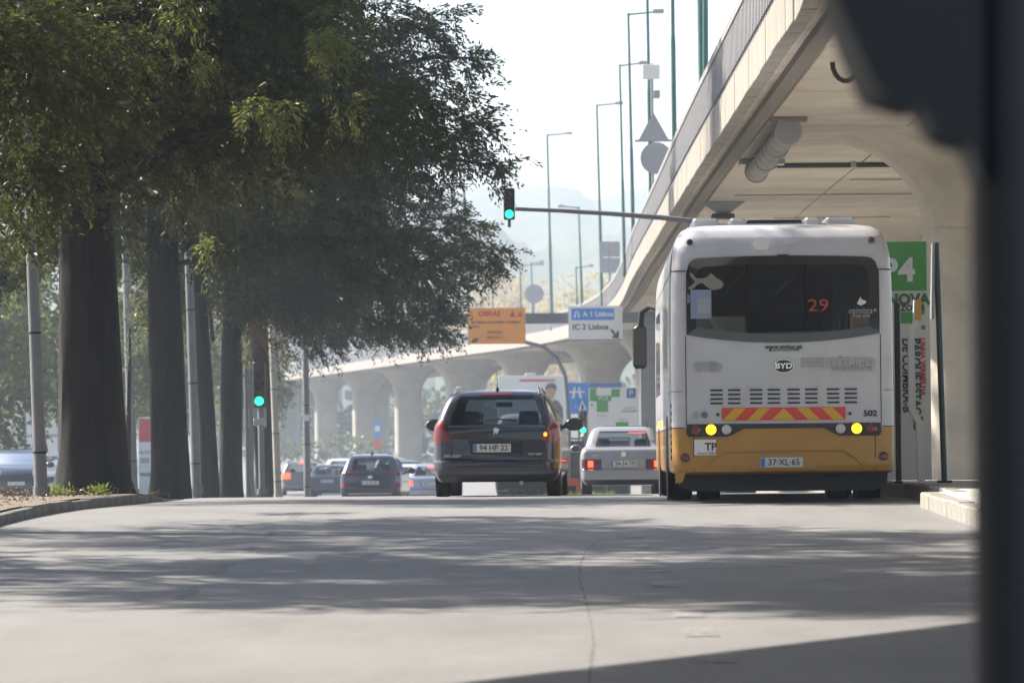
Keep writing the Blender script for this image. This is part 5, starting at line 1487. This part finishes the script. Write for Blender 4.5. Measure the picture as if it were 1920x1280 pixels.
# feathery young conifer between trunks 1 and 2
p = at(240, 760, 88)
o = thing('feathery_shrub', 'tall feathery grey-green conifer shrub between the two thickest trunks', 'shrub', (p.x, 88, zr1(88)+.1))
pads = [(at(x, y, 88).x-p.x, 0, at(x, y, 88).z-zr1(88)-.1, r_*88/FPX, r_*88/FPX, r2*88/FPX) for x, y, r_, r2 in ((238, 560, 26, 50), (245, 640, 30, 50), (236, 700, 26, 40), (262, 530, 18, 40), (225, 750, 22, 40), (246, 790, 22, 40))]
O, A, T = pads_to_fronds(pads, 60, (0, 0), down=-.9)
leaves_object('crown', O, A, .4 + .4*rng.random(len(O)), 18, .16, .010, T*.5+.5, leafmat('greygreen_leaf', (.06, .08, .05), (.17, .19, .11), (.22, .25, .12), .35, .03), o, droop=-.2)
trunk_mesh('trunk', o, [(0, 0, -.2), (0, 0, 1.2), (.05, 0, 3.2)], [.06, .05, .02], M_limb, 8)

# autumn poplars behind the viaduct and their neighbours
GY = 'yellow autumn poplars behind the viaduct'
for i, (x, ytop, Y) in enumerate(((892, 505, 620), (918, 488, 640), (945, 512, 615), (968, 492, 650), (1000, 520, 630), (1030, 498, 660), (1058, 515, 640), (1090, 500, 650), (1116, 522, 630), (865, 520, 640))):
    p = at(x, ytop, Y); h = p.z + 1.5
    pos_ = ('above the orange sign, left end', 'above the orange sign, tallest there', 'above the orange sign, right part', 'above the right corner of the orange sign', 'behind the round sign back', 'just right of the round sign back', 'left of the white direction sign', 'above the left corner of the direction sign', 'nearest the square grey sign back', 'hidden furthest left by cedar foliage')[i]
    bush_tree('poplar_tree', 'yellow autumn poplar ' + pos_, p.x, Y, -1.45, h, 1.9, h*.42, L_yellow, 1.0, .2, 10, .55, .22, GY, 30)
for i, (x, y, Y, h, rx, m_, lab) in enumerate(((560, 600, 560, 11, 5, L_dark, 'dark round tree under the far left end of the viaduct'), (640, 820, 520, 6, 4.0, L_dark, 'dark round bush tree seen through the left viaduct arch'),
      (700, 810, 560, 7, 4.5, L_light, 'light round tree seen between the far viaduct pillars'), (795, 780, 520, 8.5, 4, L_light, 'light green tree glowing in the arch left of the estate car'), (900, 800, 540, 7, 5, L_dark, 'dark tree behind the billboard under the viaduct'), (1180, 700, 480, 9, 4, L_dark, 'dark tree behind the parking map'), (480, 640, 480, 13, 6, L_dark, 'dark tree mass far behind the traffic light'), (410, 600, 470, 14, 6, L_dark, 'dark tree far behind the forked cedar pair'), (300, 600, 430, 13, 7, L_dark, 'dark tree far behind the second thick trunk'), (150, 600, 380, 12, 7, L_light, 'light tree far behind the thickest trunk'), (20, 600, 360, 12, 7, L_dark, 'dark tree far behind the left parked car'))):
    p = at(x, y, Y)
    bush_tree('round_tree', lab, p.x, Y, zr1(Y)-.06, h, rx, h*.45, m_, .9, .25, 12, .42, .2, 'trees far behind the viaduct', 22)
# hedge under the arches
p0 = at(585, 800, 395)
o = thing('hedge', 'long clipped hedge under the far left viaduct arches', 'hedge', (at(620, 800, 400).x, 400, zr1(400)))
O, A, T = pads_to_fronds([(x_, 0, 1.2, 1.0, .7, 1.3) for x_ in np.arange(-5, 9, 1.0)], 6, (0, 0), down=-.3)
leaves_object('foliage', O, A, .4 + .3*rng.random(len(O)), 12, .3, .12, T*.6+.3, L_light, o)

# grass tufts and leaf litter on the verge
for i, (x, y, lab) in enumerate(((106, 917, 'small grass tuft at the left side of the thickest trunk'), (183, 921, 'small grass tuft in front of the thickest trunk'))):
    q = at(x, y, 55.5)
    o = thing('grass_tuft', lab, 'grass', (q.x, 55.5, zr1(55.5) + .11))
    n = 32; O = np.c_[rng.normal(size=n)*.045, rng.normal(size=n)*.06, np.zeros(n)]; A = np.c_[rng.normal(size=n)*.5, rng.normal(size=n)*.4, np.ones(n)]
    leaves_object('blade_bunch', O, A, .08 + .06*rng.random(n), 5, .09, .008, rng.random(n), L_grass, o, droop=.1, spread=.4)['kind'] = 'stuff'
n = 1600
yy = 40 + 22*rng.random(n); xx_ = np.array([float(kerbL(y)) for y in yy]) - .2 - 3.0*rng.random(n)
O = np.c_[xx_, yy, np.array([zr1(y) + vz(y) for y in yy]) + .03 + .02*rng.random(n)]
o = leaves_object('leaf_litter', O, rng.normal(size=(n, 3))*np.array([1, 1, .1]), .03 + .05*rng.random(n), 3, .04, .011, rng.random(n), L_litter, None, droop=0)
tag(o, 'dry fallen leaves scattered on the dirt verge', 'leaves', kind='stuff')

# ------------------------------------------------------------------ posts and signals on the left
def tall_post(name, label, xb, yb, xt, yt, Y, r0, r1, m, zoff=.11, cat='lamp post', bands=True, group=None):
    b = at(xb, yb, Y); t = at(xt, yt, Y); gz = zr1(Y) + zoff
    o = thing(name, label, cat, (b.x, Y, gz), group=group)
    H = t.z - gz; dx = t.x - b.x
    MB().tube([(0, 0, -.1), (dx*.33, 0, H*.33), (dx*.66, 0, H*.66), (dx, 0, H)], [r0, r0*.67+r1*.33, r0*.33+r1*.67, r1], 14).build('pole', m, o, True)
    MB().cyl((0, 0, .06), (0, 0, 1), r0*1.25, .14, 14).build('base_collar', m, o)
    if bands:
        for u in (.09, .33, .55):
            c = Vector((dx*u, 0, H*u)); rr = r0 + (r1-r0)*u
            MB().tube([c - Vector((0, 0, .012)), c + Vector((0, 0, .012))], rr*1.06, 14).build('joint_ring', M_blackm, o)
    return o
tall_post('lamp_post', 'tall leaning grey lamp post nearest the left edge', 78, 932, 40, 0, 54, .082, .05, M_post)
tall_post('lamp_post', 'grey lamp post between the two thickest trunks', 250, 918, 228, 200, 100, .11, .075, M_post)
tall_post('lamp_post', 'grey lamp post right of the second thick trunk', 369, 940, 347, 300, 92, .10, .07, M_post)
tall_post('lamp_post', 'pale concrete post just right of the traffic light', 522, 940, 507, 560, 117, .10, .075, M_postw)
g5 = tall_post('lamp_post', 'grey post with a small white label and green tag beside the queue', 577, 940, 572, 610, 128, .105, .085, M_post)
q = at(575, 783, 128); MB().box(q.x-g5.location.x-.075, q.x-g5.location.x+.075, -.11, -.098, q.z-g5.location.z-.09, q.z-g5.location.z+.09).build('white_label', M_signw, g5)
q = at(581, 620, 128); MB().box(q.x-g5.location.x-.1, q.x-g5.location.x+.12, -.12, -.1, q.z-g5.location.z-.1, q.z-g5.location.z+.1).build('green_tag', mat('tag_green', (.02, .35, .22), .5), g5)
for (x, lab) in ((463, 'thin grey post left of the signal post'), (472, 'thin pale post close behind the signal post')):
    tall_post('thin_post', lab, x+2, 940, x-3, 690, 113, .05, .045, M_post, cat='post', bands=False)

def signal_head(parent, x, y, z, n, w_, pitch, green_at, blank_top=False, depth=.22):
    h = n*pitch
    hd = MB().box(x-w_/2, x+w_/2, y, y+depth, z, z+h, .02).build('signal_head', M_black, parent)
    for k in range(n):
        cz = z + pitch*(k+.5)
        if blank_top and k == n-1:
            MB().box(x-w_*.36, x+w_*.36, y-.012, y-.001, cz-pitch*.36, cz+pitch*.36).build('blank_sign', M_sigoff, hd); continue
        r_ = min(w_, pitch)*.40
        MB().lathe([(r_, -.004), (r_, -.02), (r_*.6, -.03)], 20, c=(x, y, cz), axis='y').build('lens', M_greenlit if k == green_at else M_sigoff, hd, True)
        pts_ = [R(-20 + 220*i/14) for i in range(15)]
        v = [(x + r_*1.12*math.cos(a), y - .002, cz + r_*1.12*math.sin(a)) for a in pts_] + [(x + r_*1.12*math.cos(a), y - .16, cz - .01 + r_*1.12*math.sin(a)) for a in pts_]
        MB().add(v, [(i, i+1, 16+i, 15+i) for i in range(14)]).build('visor', M_black, hd, True)
    return hd
Y = 96
b = at(491, 940, Y); gz = zr1(Y)+.11
tl = thing('traffic_light', 'roadside traffic light showing green among the cedar trunks', 'traffic light', (b.x, Y, gz))
zt_ = at(487, 762, Y).z - gz
MB().tube([(0, .1, -.05), (-.02, .1, zt_+.2)], .065, 14).build('pole', M_post, tl, True)
MB().cyl((0, .1, .05), (0, 0, 1), .11, .12, 14).build('base_collar', M_post, tl)
signal_head(tl, at(486, 720, Y).x - b.x, -.05, zt_, 4, .26, .235, 0, True)
q = at(484, 790, Y); MB().box(-.16, .1, -.08, .0, q.z-gz-.08, q.z-gz+.06, .01).build('control_box', M_greym, tl)
Y = 114
b = at(467, 930, Y); gz = zr1(Y)+.11
sp = thing('small_road_sign', 'grey backs of small road signs beside the green signal', 'road sign', (b.x, Y, gz))
L2 = lambda x, y: (at(x, y, Y).x - b.x, at(x, y, Y).z - gz)
MB().tube([(0, 0, -.1), (0, 0, L2(467, 755)[1])], .04, 10).build('pole', M_post, sp)
pts_ = [L2(455, 800), L2(466, 804), L2(474, 794), L2(488, 806), L2(500, 800), L2(500, 764), L2(455, 764)]
MB().prism(pts_, -.09, -.06).build('lower_sign', M_gpanel, sp)
pts_ = [L2(470, 782), L2(497, 782), L2(484, 762)]
MB().prism(pts_, -.13, -.10).build('triangle_sign', M_greym, sp)

Y = 85
pb_ = at(1345, 930, Y); gz = zr1(Y)
ov = thing('traffic_light', 'overhead traffic light showing green on a long grey arm', 'traffic light', (5.3, Y, gz + .165))
gz += .165
A_ = [at(966, 392, Y), at(1050, 395, Y), at(1150, 401, Y), at(1240, 408, Y), at(1300, 415, Y), at(1330, 428, Y)]
lp = [Vector((p.x - 5.3, 0, p.z - gz)) for p in A_] + [Vector((0, 0, at(1360, 470, Y).z - gz)), Vector((0, 0, 3)), Vector((0, 0, -.05))]
MB().tube(lp, [.035, .04, .045, .05, .055, .06, .07, .08, .09], 12).build('arm', M_post, ov, True)
MB().cyl((0, 0, .06), (0, 0, 1), .15, .14, 14).build('base_collar', M_post, ov)
q = at(955, 412, Y)
signal_head(ov, q.x - 5.3, -.12, q.z - gz, 3, .21, .197, 0)
MB().box(q.x-5.3-.03, q.x-5.3+.03, -.05, .03, q.z-gz-.14, q.z-gz).build('stub', M_post, ov)
Y = 150
b = at(1094, 920, Y); gz = zr1(Y)
s3 = thing('traffic_light', 'small distant traffic light showing green below the blue signs', 'traffic light', (b.x, Y, gz))
zt_ = at(1094, 828, Y).z - gz
MB().tube([(0, .1, -.05), (0, .1, zt_+.2)], .06, 12).build('pole', M_post, s3, True)
signal_head(s3, 0, -.05, at(1092, 806, Y).z - gz - .12, 3, .26, .25, 0)
MB().box(-.55, .5, .25, .35, zt_-.75, zt_-.1, .02).build('red_white_board', M_ored, s3)

# advertising totem, panel wall on the left
Y = 150
b = at(273, 905, Y); gz = zr1(Y)-.06
ad = thing('advert_totem', 'red and white advertising totem between the two thickest trunks', 'sign', (b.x, Y, gz))
z_ = lambda y: at(273, y, Y).z - gz
W = 26*Y/FPX
MB().box(-W/2, W/2, 0, .15, .05, z_(782), .02).build('panel', M_signw, ad)
MB().box(-W/2+.02, W/2-.02, -.012, -.002, z_(828), z_(784)).build('red_field', mat('ad_red', (.5, .07, .05), .5), ad)
MB().box(-W/2+.05, W/2-.1, -.012, -.002, z_(868), z_(858)).build('printed_photo', M_inkg, ad)
text('AUTO', .16, M_ink, ad, (0, -.008, z_(848)))
MB().box(-W/2+.05, W/2-.05, -.012, -.002, z_(892), z_(886)).build('printed_band', mat('ad_teal', (.1, .3, .28), .5), ad)
Y = 185
b = at(25, 900, Y); gz = zr1(Y)-.06
wl = thing('panel_wall', 'pale panelled wall with dark frame behind the parked cars', 'wall', (b.x, Y, gz))
top = at(25, 742, Y).z - gz
px_ = [-60, -8, 7, 47, 62, 110, 150]
rows = [0.2, at(25, 860, Y).z-gz, at(25, 817, Y).z-gz, at(25, 771, Y).z-gz, top]
for i in range(len(px_)-1):
    x0 = at(px_[i], 800, Y).x-b.x; x1 = at(px_[i+1], 800, Y).x-b.x
    for j in range(len(rows)-1):
        MB().box(x0+.05, x1-.05, 0, .08, rows[j]+.05, rows[j+1]-.05).build('panel', M_signw if (i+j) % 3 else M_paper, wl)
    MB().box(x0-.045, x0+.045, -.02, .1, 0, top).build('frame_post', M_greym, wl)
for r_ in rows: MB().box(at(px_[0], 800, Y).x-b.x, at(px_[-1], 800, Y).x-b.x, -.03, .09, r_-.045, r_+.045).build('frame_rail', M_greym, wl)

# ------------------------------------------------------------------ guard fence and grass strip right of the estate car
Y = 122
b = at(1080, 925, Y); gz = zr1(Y)
gf = thing('guard_fence', 'grey panelled fence between the estate car and the silver white saloon', 'fence', (b.x, Y, gz))
z_ = lambda y: at(1080, y, Y).z - gz
x_ = lambda x: at(x, 860, Y).x - b.x
for (xa, xb_) in ((1030, 1067), (1068, 1097), (1098, 1136), (1137, 1180)):
    MB().box(x_(xa)+.02, x_(xb_)-.02, 0, .04, .12, z_(826)).build('panel', mat('fence_mesh', (.12, .12, .125), .6, var=.2, vscale=4), gf)
for xq in (1030, 1067.5, 1097.5, 1136.5, 1180): MB().box(x_(xq)-.03, x_(xq)+.03, -.03, .07, 0, z_(820)).build('post', M_greym, gf)
MB().box(x_(1030), x_(1180), -.035, .075, z_(824), z_(820)).build('top_rail', M_greym, gf)
MB().box(x_(1030), x_(1180), -.02, -.004, z_(848), z_(845)).build('mid_rail', M_greym, gf)
ob = thing('barrier_block', 'orange plastic barrier at the foot of the grey fence', 'barrier', (at(1071, 900, 119).x, 119, zr1(119)))
zq = at(1071, 897, 119).z - zr1(119)
MB().prism([(-.32, 0), (.32, 0), (.2, zq), (-.2, zq)], -.18, .18).build('body', mat('barrier_orange', (.65, .14, .03), .5), ob)
MB().box(-.12, .12, -.19, -.182, zq*.35, zq*.7).build('recess', M_blackm, ob)
n = 500
O = np.c_[at(1085, 920, 117).x + rng.uniform(-.9, .9, n), 117 + rng.uniform(-1, 1, n), np.full(n, zr1(117))]
leaves = leaves_object('grass_strip', O, np.c_[rng.normal(size=n)*.3, rng.normal(size=n)*.3, np.ones(n)], .15+.1*rng.random(n), 4, .12, .012, rng.random(n), L_grass, None, droop=.05, spread=.4)
tag(leaves, 'strip of bright green grass beside the silver white saloon', 'grass', kind='stuff')
Y = 330
for (x, lab) in ((708, 'small blue and white sign under the viaduct between far pillars'),):
    b = at(x, 880, Y); gz = zr1(Y)
    o = thing('info_sign', lab, 'sign', (b.x, Y, gz))
    z_ = lambda y: at(x, y, Y).z - gz
    MB().box(-.24, .24, 0, .08, z_(820), z_(788)).build('panel', M_blue, o)
    MB().box(-.18, .18, -.012, -.002, z_(808), z_(798)).build('white_field', M_signw, o)
    MB().tube([(0, .15, 0), (0, .15, z_(792))], .05, 8).build('pole', M_post, o)
    MB().box(-.3, .3, .0, .1, z_(840), z_(823)).build('red_plate', M_ored, o)

# ------------------------------------------------------------------ far buildings and hills
def building(name, label, x0, x1, ytop, Y, wall, floors, cols):
    A_ = at(x0, 800, Y); B_ = at(x1, ytop, Y); gz = -1.46
    W = B_.x - A_.x; H = B_.z - gz
    o = thing(name, label, 'building', ((A_.x+B_.x)/2, Y, gz))
    MB().box(-W/2, W/2, 0, 14, 0, H).build('wall', wall, o)
    MB().box(-W/2-.3, W/2+.3, -.3, 14.3, H+.003, H+.5).build('roof', M_greym, o)
    fh = H/floors; cw = W/cols
    for i in range(floors):
        for j in range(cols):
            x = -W/2 + cw*(j+.5); z = fh*i + fh*.3
            wn = MB().box(x-cw*.3, x+cw*.3, -.06, -.003, z, z+fh*.45).build('window', M_signw, o)
            MB().box(x-cw*.26, x+cw*.26, -.08, -.062, z+.12, z+fh*.45-.12).build('pane', M_sigoff, wn)
    return o
building('apartment_block', 'pale block behind the viaduct parapet, left of the orange sign', 640, 812, 594, 640, M_signw, 6, 6)
building('office_block', 'grey block behind the viaduct, between the cedar foliage and lamp posts', 560, 634, 600, 600, M_gpanel, 6, 3)
building('warehouse', 'low pale warehouse seen through the viaduct arches', 560, 860, 770, 590, M_signw, 2, 12)

def hill(name, Y, pts, depth, m, amp, seed):
    f = catmull([at(x, 500, Y).x for x, y in pts], [at(960, y, Y).z for x, y in pts])
    xs_ = np.linspace(at(pts[0][0], 500, Y).x, at(pts[-1][0], 500, Y).x, 420)
    rs = np.random.default_rng(seed); v = []; fc = []; nd = 14
    bumps = rs.random((nd+1, len(xs_)))
    for k in range(nd+1):
        u = k/nd
        for i, x in enumerate(xs_):
            top = float(f(x)); z = -2 + (top + 2)*math.sin(min(1, u*1.05)*PI/2)**1.1
            cr_ = amp*(abs(math.sin(x*.21+k*1.7+seed)) + .6*abs(math.sin(x*.53+k*2.9)) + .9*bumps[k, i])*(.12 + .88*u**4)
            v.append((x, Y - depth*(1-u), z + cr_ - amp))
    n = len(xs_)
    for k in range(nd):
        for i in range(n-1): fc.append((k*n+i, k*n+i+1, (k+1)*n+i+1, (k+1)*n+i))
    o = link_mesh(name, v, fc, m, None, True)
    return tag(o, kind='structure')
M_hill = mat('wooded_hill', (.045, .06, .025), .95, var=.5, vscale=.08)
hill('hills', 1500, [(-2200, 420), (-800, 400), (300, 420), (700, 400), (860, 372), (930, 362), (985, 368), (1040, 358), (1085, 372), (1110, 384), (1170, 374), (1230, 362), (1300, 360), (1500, 380), (2200, 400), (4000, 430)], 350, M_hill, 2.2, 3)
hill('hills', 1080, [(-2200, 480), (-600, 470), (400, 480), (780, 470), (870, 440), (910, 424), (950, 452), (1010, 478), (1060, 470), (1130, 450), (1200, 440), (1300, 430), (1700, 450), (3200, 480)], 240, M_hill, 1.8, 9)

# ------------------------------------------------------------------ blurred signal post close to the camera
Y = 7.2
b = at(1895, 900, Y)
isl = tag(MB().box(b.x-.35, b.x+.9, Y-.7, Y+.9, zr1(Y)-.1, zr1(Y)+.13, .03).build('traffic_island', M_kerb), kind='structure')
npst = thing('signal_post', 'out-of-focus black post with a signal head along the right edge of the picture', 'traffic light', (b.x, Y, zr1(Y)+.13))
gz = zr1(Y)+.13
M_npost = mat('near_black_paint', (.007, .009, .010), .6)
r_ = (1895-1827)*Y/FPX
MB().tube([(-.004, 0, 0), (-.003, 0, 1.2), (0, 0, 3.2)], r_, 20).build('pole', M_npost, npst, True)
MB().cyl((0, 0, .05), (0, 0, 1), r_*1.7, .1, 20).build('base_collar', M_npost, npst)
pl_ = [(1832, 345), (1815, 300), (1806, 278), (1770, 272), (1742, 255), (1728, 225), (1716, 208), (1675, 203), (1645, 185), (1618, 140), (1598, 95), (1572, 40), (1550, -15), (1520, -90), (1510, -180), (1530, -300), (1600, -380), (1832, -400)]
pp = [((at(x, y, Y).x - b.x), at(x, y, Y).z - gz) for x, y in pl_]
MB().prism(pp[::-1], -.10, .10).build('signal_head', M_npost, npst)
pp = [((at(x, y, Y).x - b.x), at(x, y, Y).z - gz) for x, y in ((1720, 200), (1640, 178), (1600, 90), (1560, -20), (1700, -40))]
MB().prism(pp[::-1], .101, .28).build('visor', M_npost, npst)

# ------------------------------------------------------------------ haze
hz = MB().box(-1000, 1000, -70, 1900, -4, 130).build('haze', None)
hz['kind'] = 'stuff'; hz['label'] = 'thin pale sunlit haze filling the street air'
hm = bpy.data.materials.new('haze_air'); hm.use_nodes = True
n_ = hm.node_tree; n_.nodes.clear()
out = n_.nodes.new('ShaderNodeOutputMaterial'); pv = n_.nodes.new('ShaderNodeVolumePrincipled')
pv.inputs['Color'].default_value = (.76, .86, 1.0, 1); pv.inputs['Density'].default_value = 0.00056
pv.inputs['Anisotropy'].default_value = 0.05
n_.links.new(pv.outputs[0], out.inputs['Volume'])
hz.data.materials.append(hm)
